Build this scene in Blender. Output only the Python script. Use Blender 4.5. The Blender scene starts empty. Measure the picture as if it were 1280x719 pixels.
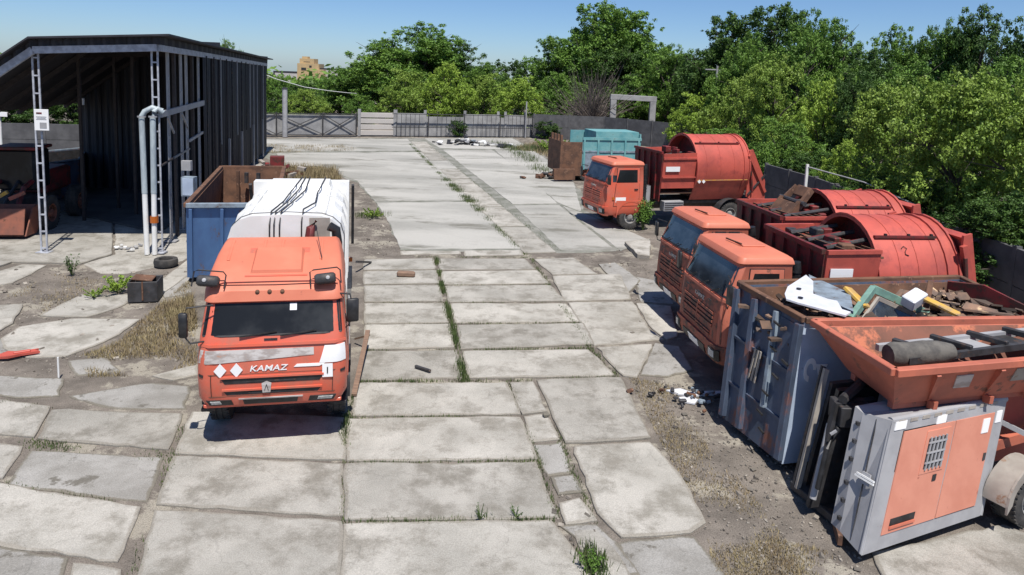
import bpy, math, random
import numpy as np
from mathutils import Matrix, Vector, noise
random.seed(7)
rng = np.random.default_rng(7)
S = bpy.context.scene
COL = S.collection
R = math.radians

# ------------------------------------------------------------------ camera
F_PX, PITCH, ROLL, CX, CY, CAM_H = 880.0, .13, .04, 639.5, 207.05, 6.3
cp, sp, cr, sr = math.cos(PITCH), math.sin(PITCH), math.cos(ROLL), math.sin(ROLL)
FWD = Vector((0, cp, -sp)); R0 = Vector((1, 0, 0)); U0 = Vector((0, sp, cp))
RT = R0 * cr + U0 * sr
UP = U0 * cr - R0 * sr
cd = bpy.data.cameras.new('camera'); cam = bpy.data.objects.new('camera', cd); COL.objects.link(cam)
m = Matrix((RT, UP, -FWD)).transposed().to_4x4(); m.translation = (0, 0, CAM_H)
cam.matrix_world = m
cd.sensor_width = 36; cd.sensor_fit = 'HORIZONTAL'; cd.lens = F_PX / 1280 * 36
cd.shift_y = -(359.5 - CY) / 1280; cd.clip_start = .1; cd.clip_end = 3000
S.camera = cam

# ------------------------------------------------------------------ sky, sun, exposure
SUN_EL = R(65); TOSUN = Vector((.30 * math.cos(SUN_EL), -.954 * math.cos(SUN_EL), math.sin(SUN_EL)))
w = bpy.data.worlds.new('World'); S.world = w; w.use_nodes = True
nt = w.node_tree; nt.nodes.clear()
sky = nt.nodes.new('ShaderNodeTexSky'); sky.sky_type = 'NISHITA'; sky.sun_disc = False
sky.sun_elevation = SUN_EL; sky.sun_rotation = math.atan2(.30, -.954)
sky.altitude = 100; sky.air_density = .8; sky.dust_density = .4; sky.ozone_density = 10
bg = nt.nodes.new('ShaderNodeBackground'); bg.inputs['Strength'].default_value = .10
wo = nt.nodes.new('ShaderNodeOutputWorld')
nt.links.new(sky.outputs[0], bg.inputs[0]); nt.links.new(bg.outputs[0], wo.inputs[0])
sl = bpy.data.lights.new('sun', 'SUN'); sl.energy = 5.0; sl.angle = R(.53); sl.color = (1, .95, .88)
so = bpy.data.objects.new('sun', sl); COL.objects.link(so)
so.rotation_euler = (-TOSUN).to_track_quat('-Z', 'Y').to_euler()
S.view_settings.view_transform = 'Standard'; S.view_settings.look = 'None'
S.view_settings.exposure = .2; S.view_settings.gamma = 1

# ------------------------------------------------------------------ where things stand
def ray(px, py):
    a, b = (px - CX) / F_PX, (py - CY) / F_PX
    return FWD + RT * a - UP * b
def at(px, py, z=0.0):
    d = ray(px, py); t = (z - CAM_H) / d.z
    return (d.x * t, d.y * t)
def atY(px, py, Y):
    d = ray(px, py); t = Y / d.y
    return (d.x * t, Y, CAM_H + d.z * t)

# ------------------------------------------------------------------ materials
def mat(name, col, col2=None, scale=3., rough=.7, metal=0., spec=.5, bump=0., bscale=40., rust=None, rust_amt=.0, rscale=4.,
        stretch=None, island=0., rnd=0., coord='Object', detail=6., lo=.35, hi=.65, coat=0., grain=0., edge=None, rw=.08):
    M = bpy.data.materials.new(name); M.use_nodes = True
    n = M.node_tree; N = n.nodes; L = n.links; b = N['Principled BSDF']
    b.inputs['Roughness'].default_value = rough; b.inputs['Metallic'].default_value = metal
    b.inputs['Specular IOR Level'].default_value = spec
    if coat: b.inputs['Coat Weight'].default_value = coat; b.inputs['Coat Roughness'].default_value = .15
    tc = N.new('ShaderNodeTexCoord' if coord == 'Object' else 'ShaderNodeNewGeometry')
    src = tc.outputs['Object' if coord == 'Object' else 'Position']
    if stretch:
        mp = N.new('ShaderNodeMapping'); mp.inputs['Scale'].default_value = stretch; L.new(src, mp.inputs[0]); src = mp.outputs[0]
    def nz(sc, det=detail, ro=.6):
        t = N.new('ShaderNodeTexNoise'); t.inputs['Scale'].default_value = sc; t.inputs['Detail'].default_value = det
        t.inputs['Roughness'].default_value = ro; L.new(src, t.inputs['Vector']); return t.outputs['Fac']
    def ramp(s, a, c):
        r = N.new('ShaderNodeMapRange'); r.interpolation_type = 'SMOOTHSTEP'; r.inputs[1].default_value = a; r.inputs[2].default_value = c; L.new(s, r.inputs[0]); return r.outputs[0]
    def mix(f, a, c):
        x = N.new('ShaderNodeMix'); x.data_type = 'RGBA'
        if isinstance(f, float): x.inputs[0].default_value = f
        else: L.new(f, x.inputs[0])
        for k, v in ((6, a), (7, c)):
            if isinstance(v, tuple): x.inputs[k].default_value = (*v, 1)
            else: L.new(v, x.inputs[k])
        return x.outputs[2]
    out = tuple(col)
    if col2 is not None: out = mix(ramp(nz(scale), lo, hi), tuple(col), tuple(col2))
    if rust is not None:
        out = mix(ramp(nz(rscale, 8, .7), .66 - rw / 2 - rust_amt, .66 + rw / 2 - rust_amt), out, tuple(rust))
    if edge is not None:   # soil crept over the slab's margin, from a value stored on the mesh
        at_ = N.new('ShaderNodeAttribute'); at_.attribute_name = 'inner'
        ad = N.new('ShaderNodeMath'); ad.operation = 'ADD'; L.new(at_.outputs['Fac'], ad.inputs[0])
        sb = N.new('ShaderNodeMath'); sb.operation = 'MULTIPLY_ADD'; sb.inputs[1].default_value = 1.7; sb.inputs[2].default_value = -.85; L.new(nz(3.2, 8, .7), sb.inputs[0]); L.new(sb.outputs[0], ad.inputs[1])
        out = mix(ramp(ad.outputs[0], .0, .42), tuple(edge), out)
    if grain:   # sand-sized speckle and hairline cracks
        sp_ = N.new('ShaderNodeTexNoise'); sp_.inputs['Scale'].default_value = 55; sp_.inputs['Detail'].default_value = 3; sp_.inputs['Roughness'].default_value = .8; L.new(src, sp_.inputs['Vector'])
        vo = N.new('ShaderNodeTexVoronoi'); vo.feature = 'DISTANCE_TO_EDGE'; vo.inputs['Scale'].default_value = .55
        wp_ = N.new('ShaderNodeVectorMath'); wp_.operation = 'ADD'; nc = N.new('ShaderNodeTexNoise'); nc.inputs['Scale'].default_value = 2.5; nc.inputs['Detail'].default_value = 5; L.new(src, nc.inputs['Vector']); L.new(nc.outputs['Color'], wp_.inputs[0]); L.new(src, wp_.inputs[1]); L.new(wp_.outputs[0], vo.inputs['Vector'])
        ck = ramp(vo.outputs['Distance'], .0, .012)
        hs = N.new('ShaderNodeHueSaturation'); mr = N.new('ShaderNodeMapRange'); mr.inputs[1].default_value = .3; mr.inputs[2].default_value = .7; mr.inputs[3].default_value = 1 - grain; mr.inputs[4].default_value = 1 + grain; L.new(sp_.outputs['Fac'], mr.inputs[0])
        ml = N.new('ShaderNodeMath'); ml.operation = 'MULTIPLY'; mk = N.new('ShaderNodeMapRange'); mk.inputs[3].default_value = .85; L.new(ck, mk.inputs[0]); L.new(mr.outputs[0], ml.inputs[0]); L.new(mk.outputs[0], ml.inputs[1]); L.new(ml.outputs[0], hs.inputs['Value'])
        if isinstance(out, tuple): hs.inputs['Color'].default_value = (*out, 1)
        else: L.new(out, hs.inputs['Color'])
        out = hs.outputs[0]
    if island or rnd:
        if island: g = N.new('ShaderNodeNewGeometry').outputs['Random Per Island']; amt = island
        else: g = N.new('ShaderNodeObjectInfo').outputs['Random']; amt = rnd
        mr = N.new('ShaderNodeMapRange'); mr.inputs[3].default_value = 1 - amt; mr.inputs[4].default_value = 1 + amt; L.new(g, mr.inputs[0])
        hs = N.new('ShaderNodeHueSaturation'); L.new(mr.outputs[0], hs.inputs['Value'])
        if isinstance(out, tuple): hs.inputs['Color'].default_value = (*out, 1)
        else: L.new(out, hs.inputs['Color'])
        out = hs.outputs[0]
    if isinstance(out, tuple): b.inputs['Base Color'].default_value = (*out, 1)
    else: L.new(out, b.inputs['Base Color'])
    if bump:
        bp = N.new('ShaderNodeBump'); bp.inputs['Strength'].default_value = bump; bp.inputs['Distance'].default_value = .02
        L.new(nz(bscale), bp.inputs['Height']); L.new(bp.outputs[0], b.inputs['Normal'])
    return M

def leafmat(name, c1, c2, amt=.35):
    M = mat(name, c1, c2, scale=.5, rough=.55, spec=.3, island=amt)
    n = M.node_tree; b = n.nodes['Principled BSDF']
    src = b.inputs['Base Color'].links[0].from_socket
    tr = n.nodes.new('ShaderNodeBsdfTranslucent'); n.links.new(src, tr.inputs[0])
    mx = n.nodes.new('ShaderNodeMixShader'); mx.inputs[0].default_value = .22
    n.links.new(b.outputs[0], mx.inputs[1]); n.links.new(tr.outputs[0], mx.inputs[2])
    n.links.new(mx.outputs[0], n.nodes['Material Output'].inputs[0])
    return M

ORANGE = (.66, .105, .042); RUST = (.11, .045, .025)
M = dict(
    orange=mat('orange_paint', (.64, .115, .062), (.57, .14, .09), scale=1.5, rough=.42, spec=.5, coat=.15, rust=(.42, .15, .10), rust_amt=.07, rscale=2.2, rw=.25, bump=.05, bscale=5),
    orange_old=mat('weathered_orange_paint', (.60, .18, .11), (.50, .145, .09), scale=2, rough=.6, rust=(.24, .10, .065), rust_amt=.02, rscale=3.5, bump=.06, bscale=14),
    orange_dirty=mat('dirty_orange_front', (.40, .105, .06), (.25, .09, .06), scale=4, rough=.7, rust=(.12, .06, .045), rust_amt=.13, rscale=5, bump=.1, bscale=20),
    red=mat('red_paint', (.53, .10, .072), (.40, .08, .058), scale=.9, rough=.52, rust=(.30, .06, .05), rust_amt=.06, rscale=1.6, rw=.25, bump=.04, bscale=6),
    red_dark=mat('dirty_dark_red_paint', (.20, .022, .022), (.12, .02, .02), scale=2, rough=.6, rust=(.07, .03, .022), rust_amt=.13, rscale=4),
    rusty=mat('rusty_steel', (.17, .085, .05), (.085, .045, .03), scale=3, rough=.85, rust=(.25, .14, .09), rust_amt=.05, rscale=6, bump=.2, bscale=25),
    hopper=mat('worn_orange_hopper_paint', (.52, .15, .09), (.40, .12, .075), scale=2.2, rough=.65, rust=(.20, .09, .06), rust_amt=.03, rscale=2.5, bump=.08, bscale=20),
    hopper_in=mat('worn_hopper_inside', (.22, .085, .055), (.13, .06, .04), scale=1.4, rough=.75, rust=(.50, .16, .085), rust_amt=.09, rscale=1.1, bump=.1, bscale=20),
    white=mat('white_paint', (.80, .80, .79), (.70, .70, .68), scale=1.5, rough=.4, rust=(.45, .44, .42), rust_amt=.0, rscale=3),
    white_clean=mat('white_print', (.82, .82, .82), rough=.5),
    black=mat('black_plastic', (.012, .012, .013), (.03, .03, .032), scale=6, rough=.5),
    rubber=mat('tyre_rubber', (.03, .03, .031), (.07, .065, .06), scale=5, rough=.85, bump=.2, bscale=30),
    rim=mat('grey_wheel_rim', (.35, .35, .34), (.18, .17, .16), scale=6, rough=.55, rust=RUST, rust_amt=.05),
    rim_o=mat('orange_wheel_rim', (.30, .10, .06), (.2, .09, .07), scale=6, rough=.7, rust=RUST, rust_amt=.1),
    grey=mat('grey_painted_steel', (.36, .36, .37), (.30, .30, .31), scale=2.5, rough=.55, rust=(.2, .15, .12), rust_amt=-.03, rscale=5, bump=.04),
    steel=mat('dark_oily_steel', (.05, .05, .055), (.025, .024, .025), scale=5, rough=.6, rust=(.09, .055, .04), rust_amt=.05, rscale=7),
    chassis=mat('dusty_chassis_steel', (.06, .05, .05), (.10, .085, .075), scale=4, rough=.8),
    blue_old=mat('old_blue_grey_steel', (.075, .10, .15), (.042, .058, .092), scale=2, rough=.6, rust=(.20, .08, .055), rust_amt=.09, rscale=1.8, rw=.12, stretch=(1, 1, .6), bump=.08, bscale=14),
    blue_light=mat('pale_blue_steel', (.42, .50, .62), (.34, .41, .52), scale=2, rough=.6, rust=RUST, rust_amt=-.02),
    blue=mat('blue_skip_paint', (.10, .21, .42), (.08, .16, .34), scale=1.5, rough=.55, rust=(.15, .12, .13), rust_amt=.03, rscale=3, stretch=(1, 1, .4)),
    blue_rim=mat('faded_blue_rim', (.24, .30, .36), (.16, .19, .22), scale=4, rough=.7, rust=RUST, rust_amt=.02),
    teal=mat('turquoise_paint', (.12, .32, .34), (.20, .40, .40), scale=2, rough=.5, rust=(.14, .16, .15), rust_amt=.02, rscale=4),
    green_frame=mat('green_painted_frame', (.20, .36, .29), (.14, .25, .21), scale=5, rough=.6, rust=(.2, .16, .1), rust_amt=.04, rscale=9),
    yellow=mat('yellow_paint', (.62, .36, .05), (.45, .3, .12), scale=8, rough=.6, rust=(.25, .16, .1), rust_amt=.05),
    conc=mat('concrete_slab', (.43, .41, .37), (.31, .297, .265), scale=.8, rough=.92, spec=.2, rnd=.13, bump=.5, bscale=45, rust=(.225, .21, .18), rust_amt=.11, rscale=1.3, rw=.22, coord='World', lo=.3, hi=.72, grain=.24, edge=(.27, .25, .215)),
    conc_dirty=mat('dirty_concrete_slab', (.33, .32, .30), (.24, .23, .21), scale=1.3, rough=.95, spec=.2, rnd=.08, bump=.4, bscale=24, rust=(.15, .14, .12), rust_amt=.06, rscale=2.0, coord='World', grain=.25, edge=(.18, .165, .135)),
    conc_far=mat('old_yard_concrete', (.41, .40, .37), (.29, .285, .262), scale=.30, rough=.95, spec=.2, rnd=.04, bump=.2, bscale=10, rust=(.18, .175, .15), rust_amt=.06, rscale=.5, rw=.14, stretch=(.4, 1.1, 1), coord='World', grain=.2),
    bucket=mat('worn_brown_bucket', (.26, .09, .055), (.17, .07, .05), scale=2.5, rough=.7, rust=RUST, rust_amt=.04),
    conc_joint=mat('dark_joint_concrete', (.26, .255, .23), (.14, .145, .115), scale=1.2, rough=.95, coord='World', grain=.2),
    conc_shade=mat('shade_dark_concrete', (.11, .11, .115), (.07, .07, .075), scale=1.5, rough=.95),  # dark tone paints the shade over the fences into the concrete
    orange_pale=mat('pale_orange_roof', (.62, .20, .12), (.58, .17, .10), scale=1.2, rough=.5, rust=(.40, .13, .08), rust_amt=-.02, rscale=4),  # paler orange for the cab roofs and their hatches
    conc_wall=mat('grey_concrete_panel', (.34, .34, .34), (.24, .24, .245), scale=1.2, rough=.95, spec=.2, rnd=.08, bump=.2, bscale=15),
    dirt=mat('bare_dirt', (.205, .18, .155), (.125, .11, .095), scale=1.1, rough=1., spec=.1, bump=.9, bscale=9, rust=(.29, .265, .22), rust_amt=.10, rscale=.9, coord='World', detail=10, grain=.5),
    shed_steel=mat('bluish_white_lattice_steel', (.45, .47, .52), (.30, .31, .35), scale=6, rough=.6, rust=RUST, rust_amt=-.02, rscale=9),
    shed_brown=mat('brown_painted_steel', (.045, .035, .035), (.028, .023, .024), scale=5, rough=.7),
    clad=mat('dark_corrugated_cladding', (.012, .013, .020), (.022, .023, .030), scale=2, rough=.6, stretch=(1, 1, .3)),  # base darkened further to carry the shed's inner shade
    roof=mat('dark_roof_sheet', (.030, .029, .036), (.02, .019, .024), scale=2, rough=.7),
    glass=mat('dark_cab_glass', (.012, .013, .014), (.035, .037, .038), scale=1.2, rough=.14, spec=.35, lo=.4, hi=.7),
    glass_blue=mat('bluish_cab_glass', (.035, .045, .058), (.012, .015, .02), scale=1.6, rough=.1, spec=.8, lo=.4, hi=.6),
    lamp=mat('lamp_lens', (.55, .56, .55), (.35, .35, .34), scale=20, rough=.2),
    amber=mat('amber_lens', (.45, .12, .02), rough=.3),
    insul=mat('silver_pipe_insulation', (.42, .48, .50), (.30, .35, .38), scale=6, rough=.5, stretch=(1, 1, .3)),
    bark=mat('tree_bark', (.10, .085, .07), (.055, .045, .038), scale=8, rough=.95, stretch=(1, 1, .25)),
    deadwood=mat('dead_grey_branches', (.17, .14, .125), (.11, .09, .08), scale=8, rough=.95),
    tan=mat('tan_building_wall', (.52, .37, .19), (.45, .33, .18), scale=.2, rough=.9),
    palewall=mat('pale_building_wall', (.50, .47, .44), (.42, .40, .38), scale=.2, rough=.9),
    darkwin=mat('dark_window', (.03, .03, .035), rough=.3),
    wood=mat('brown_timber', (.25, .16, .11), (.17, .11, .08), scale=5, rough=.85, stretch=(1, 6, 6)),
    grass=mat('green_weed_blades', (.05, .085, .02), (.09, .12, .035), scale=2, rough=.7, island=.4),
    drygrass=mat('dry_grass_blades', (.28, .23, .12), (.20, .15, .085), scale=2, rough=.85, island=.4),
    pebble=mat('pale_gravel_bits', (.26, .235, .20), (.15, .13, .11), scale=3, rough=.95, island=.5),
    decal=mat('silver_stripe_print', (.52, .49, .47), (.34, .30, .28), scale=3.2, rough=.4, stretch=(1, 1, 2.5), rust=(.40, .24, .18), rust_amt=.05, rscale=3.2, lo=.42, hi=.58),
    sand=mat('beige_grey_paint', (.36, .33, .29), (.28, .25, .22), scale=3, rough=.6, rust=(.25, .14, .08), rust_amt=.02),
    clear=mat('pale_scrap_plastic', (.72, .73, .76), (.6, .62, .66), scale=3, rough=.4),
    shade_floor=mat('shade_dark_floor', (.10, .10, .10), (.06, .06, .062), scale=.8, rough=.9, coord='World', grain=.2),  # floor under the shed roof, its shadow put into the colour
    salmon=mat('faded_salmon_paint', (.62, .26, .18), (.56, .22, .15), scale=2, rough=.55, rust=(.35, .12, .08), rust_amt=-.02, rscale=5),
    orange_text=mat('dark_stencil', (.05, .03, .03), rough=.6),
)
LEAF = dict(
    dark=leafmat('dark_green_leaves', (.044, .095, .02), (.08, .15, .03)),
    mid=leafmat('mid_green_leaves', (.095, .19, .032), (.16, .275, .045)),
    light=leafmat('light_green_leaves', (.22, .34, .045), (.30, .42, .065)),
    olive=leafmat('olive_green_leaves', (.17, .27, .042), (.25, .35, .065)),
)

# ------------------------------------------------------------------ object helpers
def tag(o, label=None, cat=None, group=None, kind=None):
    if label: o['label'] = label
    if cat: o['category'] = cat
    if group: o['group'] = group
    if kind: o['kind'] = kind
    return o
def empty(name, loc=(0, 0, 0), rz=0., **k):
    o = bpy.data.objects.new(name, None); COL.objects.link(o); o.location = loc; o.rotation_euler = (0, 0, rz)
    o.empty_display_size = .2
    return tag(o, **k)
def link(name, me, material, parent=None, loc=None):
    if material is not None and not me.materials: me.materials.append(material)
    o = bpy.data.objects.new(name, me); COL.objects.link(o)
    if parent is not None: o.parent = parent
    if loc is not None: o.location = loc
    return o

class MB:
    def __init__(s): s.v = []; s.f = []
    def add(s, vs, fs):
        b = len(s.v); s.v += [tuple(map(float, v)) for v in vs]; s.f += [tuple(i + b for i in f) for f in fs]; return s
    def hexa(s, c):   # 8 corners: bottom 4 ccw, top 4 ccw
        return s.add(c, [(3, 2, 1, 0), (4, 5, 6, 7), (0, 1, 5, 4), (1, 2, 6, 5), (2, 3, 7, 6), (3, 0, 4, 7)])
    def box(s, c, d, rot=None, bev=0.):
        x, y, z = (k / 2 for k in d)
        if bev > 0:
            e = min(bev, x * .45, y * .45, z * .45)
            pts = []; 
            rings = [(-z, e), (-z + e, 0), (z - e, 0), (z, e)]
            for zz, ins in rings:
                X, Y = x - ins, y - ins
                pts += [(-X + e, -Y, zz), (X - e, -Y, zz), (X, -Y + e, zz), (X, Y - e, zz), (X - e, Y, zz), (-X + e, Y, zz), (-X, Y - e, zz), (-X, -Y + e, zz)]
            fs = [tuple(range(7, -1, -1)), tuple(range(24, 32))]
            for r in range(3):
                for i in range(8):
                    j = (i + 1) % 8; fs.append((r * 8 + i, r * 8 + j, r * 8 + 8 + j, r * 8 + 8 + i))
        else:
            pts = [(-x, -y, -z), (x, -y, -z), (x, y, -z), (-x, y, -z), (-x, -y, z), (x, -y, z), (x, y, z), (-x, y, z)]
            fs = [(3, 2, 1, 0), (4, 5, 6, 7), (0, 1, 5, 4), (1, 2, 6, 5), (2, 3, 7, 6), (3, 0, 4, 7)]
        mt = Matrix.Translation(c) @ (rot.to_4x4() if rot is not None else Matrix())
        return s.add([mt @ Vector(p) for p in pts], fs)
    def bar(s, p0, p1, w, h=None, up=(0, 0, 1), bev=0.):
        p0, p1 = Vector(p0), Vector(p1); d = p1 - p0; L = d.length
        y = d.normalized(); u = Vector(up)
        if abs(y.dot(u)) > .97: u = Vector((1, 0, 0))
        x = y.cross(u).normalized(); z = x.cross(y)
        return s.box((p0 + p1) / 2, (w, L, h or w), Matrix((x, y, z)).transposed(), bev)
    def tube(s, pts, r, n=8, cap=True):
        pts = [Vector(p) for p in pts]; rs = r if hasattr(r, '__len__') else [r] * len(pts)
        vs = []; fs = []
        for i, p in enumerate(pts):
            d = (pts[min(i + 1, len(pts) - 1)] - pts[max(i - 1, 0)]).normalized()
            u = Vector((0, 0, 1)) if abs(d.z) < .9 else Vector((1, 0, 0))
            x = d.cross(u).normalized(); y = d.cross(x)
            for k in range(n):
                a = 2 * math.pi * k / n; vs.append(p + (x * math.cos(a) + y * math.sin(a)) * rs[i])
        for i in range(len(pts) - 1):
            for k in range(n):
                j = (k + 1) % n; fs.append((i * n + k, i * n + j, (i + 1) * n + j, (i + 1) * n + k))
        if cap: fs += [tuple(range(n - 1, -1, -1)), tuple(range((len(pts) - 1) * n, len(pts) * n))]
        return s.add(vs, fs)
    def lathe(s, prof, n=24, axis='x', c=(0, 0, 0)):
        vs = []; fs = []
        for (a, r) in prof:
            for k in range(n):
                t = 2 * math.pi * k / n; u, v = r * math.cos(t), r * math.sin(t)
                p = {'x': (a, u, v), 'y': (u, a, v), 'z': (u, v, a)}[axis]
                vs.append((p[0] + c[0], p[1] + c[1], p[2] + c[2]))
        for i in range(len(prof) - 1):
            for k in range(n):
                j = (k + 1) % n; fs.append((i * n + k, i * n + j, (i + 1) * n + j, (i + 1) * n + k))
        return s.add(vs, fs)
    def grid(s, fn, nu, nv):
        vs = [fn(i / nu, j / nv) for j in range(nv + 1) for i in range(nu + 1)]
        fs = [(j * (nu + 1) + i, j * (nu + 1) + i + 1, (j + 1) * (nu + 1) + i + 1, (j + 1) * (nu + 1) + i) for j in range(nv) for i in range(nu)]
        return s.add(vs, fs)
    def prism(s, poly, h, fn):   # polygon (a,b) pushed to depth h through fn(a,b,d)
        n = len(poly); vs = [fn(a, b, 0) for a, b in poly] + [fn(a, b, h) for a, b in poly]
        fs = [tuple(range(n)), tuple(range(2 * n - 1, n - 1, -1))] + [(i, (i + 1) % n + 0, (i + 1) % n + n, i + n) for i in range(n)]
        return s.add(vs, fs)
    def mesh(s, name='mesh', smooth=0.):
        me = bpy.data.meshes.new(name); me.from_pydata(s.v, [], s.f); me.validate()
        import bmesh
        bm = bmesh.new(); bm.from_mesh(me); bmesh.ops.recalc_face_normals(bm, faces=bm.faces); bm.to_mesh(me); bm.free()
        if smooth:
            me.polygons.foreach_set('use_smooth', [True] * len(me.polygons)); me.set_sharp_from_angle(angle=R(smooth))
        return me
    def build(s, name, material, parent=None, smooth=0., loc=None, label=None):
        o = link(name, s.mesh(name, smooth), material, parent, loc)
        if label: o['label'] = label
        return o
def box(name, c, d, material, parent=None, rot=None, bev=.01, label=None):
    return MB().box(c, d, rot, bev).build(name, material, parent, label=label)
def bar(name, p0, p1, w_, material, parent=None, h=None, bev=0., label=None):
    return MB().bar(p0, p1, w_, h, bev=bev).build(name, material, parent, label=label)
def tube(name, pts, r, material, parent=None, n=8, label=None):
    return MB().tube(pts, r, n).build(name, material, parent, smooth=40, label=label)
def copy_tree(o, parent=None):
    c = o.copy(); COL.objects.link(c)
    if parent is not None: c.parent = parent
    for ch in o.children: copy_tree(ch, c)
    return c
def text(body, size, material, parent, mw, name='lettering', ext=.004, shear=0., align='CENTER', sx=1.):
    cu = bpy.data.curves.new(name, 'FONT'); cu.body = body; cu.size = size; cu.extrude = ext; cu.shear = shear
    cu.align_x = align; cu.align_y = 'CENTER'; cu.materials.append(material); cu.offset = size * .012
    tmp = bpy.data.objects.new(name, cu); COL.objects.link(tmp)
    me = bpy.data.meshes.new_from_object(tmp.evaluated_get(bpy.context.evaluated_depsgraph_get()))
    bpy.data.objects.remove(tmp); o = bpy.data.objects.new(name, me); COL.objects.link(o); o.parent = parent
    o.matrix_local = mw @ Matrix.Diagonal((sx, 1, 1, 1)); return o
def quadpatch(name, c4, u0, u1, v0, v1, off, material, parent, th=.02, label=None, inset=None):
    """a thin panel on the flat quad c4 (bl, br, tr, tl), between the fractions u and v, standing off it"""
    bl, br, tr, tl = (Vector(c) for c in c4)
    nrm = ((br - bl).cross(tl - bl)).normalized()
    P = lambda u, v: (bl * (1 - u) + br * u) * (1 - v) + (tl * (1 - u) + tr * u) * v
    q = [P(u0, v0), P(u1, v0), P(u1, v1), P(u0, v1)]
    mb = MB(); mb.hexa([p + nrm * (off - th) for p in q] + [p + nrm * off for p in q])
    return mb.build(name, material, parent, label=label)

# ================================================================== SETTING
gy = [-80, 20, 60, 130, 200, 320, 500, 800, 1300, 2500]; gz = lambda y: -.035 - 32 * max(0, min(1, (y - 130) / 900)) ** .8
g = MB().grid(lambda u, v: (-1500 + 3000 * u, gy[round(v * 9)], gz(gy[round(v * 9)])), 6, 9)
ground = g.build('ground', M['dirt'], smooth=80); ground['kind'] = 'structure'

def slab(px, material, parent, z=0., th=.11, jit=.022, step=.22, world=False, name='slab', wob=.006, grow=0.):
    P = [Vector((*(p if world else at(*p)), 0)) for p in px]
    area = sum(P[i].x * P[(i + 1) % len(P)].y - P[(i + 1) % len(P)].x * P[i].y for i in range(len(P)))
    if area < 0: P.reverse()
    out = []
    seed = random.random() * 100
    for i in range(len(P)):
        a, b = P[i], P[(i + 1) % len(P)]; d = b - a; n = max(1, int(d.length / step)); nr = Vector((d.y, -d.x, 0)).normalized()
        for k in range(n):
            p = a + d * (k / n)
            o_ = noise.noise(Vector((p.x * 2.1, p.y * 2.1, seed))) * jit * 1.5 + random.uniform(-jit, jit) * .6
            if k == 0: o_ = -jit * random.uniform(-.3, 1.2)
            if random.random() < .05: o_ -= jit * random.uniform(.5, 2)
            o_ += grow
            out.append(p + nr * o_)
    c = sum(out, Vector()) / len(out); n = len(out); area_ = abs(area) / 2
    tx, ty = random.uniform(-wob, wob), random.uniform(-wob, wob)
    zz = lambda p: z + (p.x - c.x) * tx + (p.y - c.y) * ty
    vs = []
    for dz, ins in ((-th, 0), (-.012, 0), (-.003, .010), (0, .03), (.001, min(.13, .3 * (area_ ** .5)))):
        for p in out:
            q = p - (p - c).normalized() * ins; vs.append((q.x - c.x, q.y - c.y, zz(q) + dz))
    fs = [tuple(range(4 * n, 5 * n))]
    for r in range(4):
        for i in range(n): fs.append((r * n + i, r * n + (i + 1) % n, (r + 1) * n + (i + 1) % n, (r + 1) * n + i))
    me = bpy.data.meshes.new(name); me.from_pydata(vs, [], fs); me.update()
    at_ = me.attributes.new('inner', 'FLOAT', 'POINT'); at_.data.foreach_set('value', [0.] * (4 * n) + [1.] * n)
    return link(name, me, material, parent, (c.x, c.y, 0))

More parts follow.
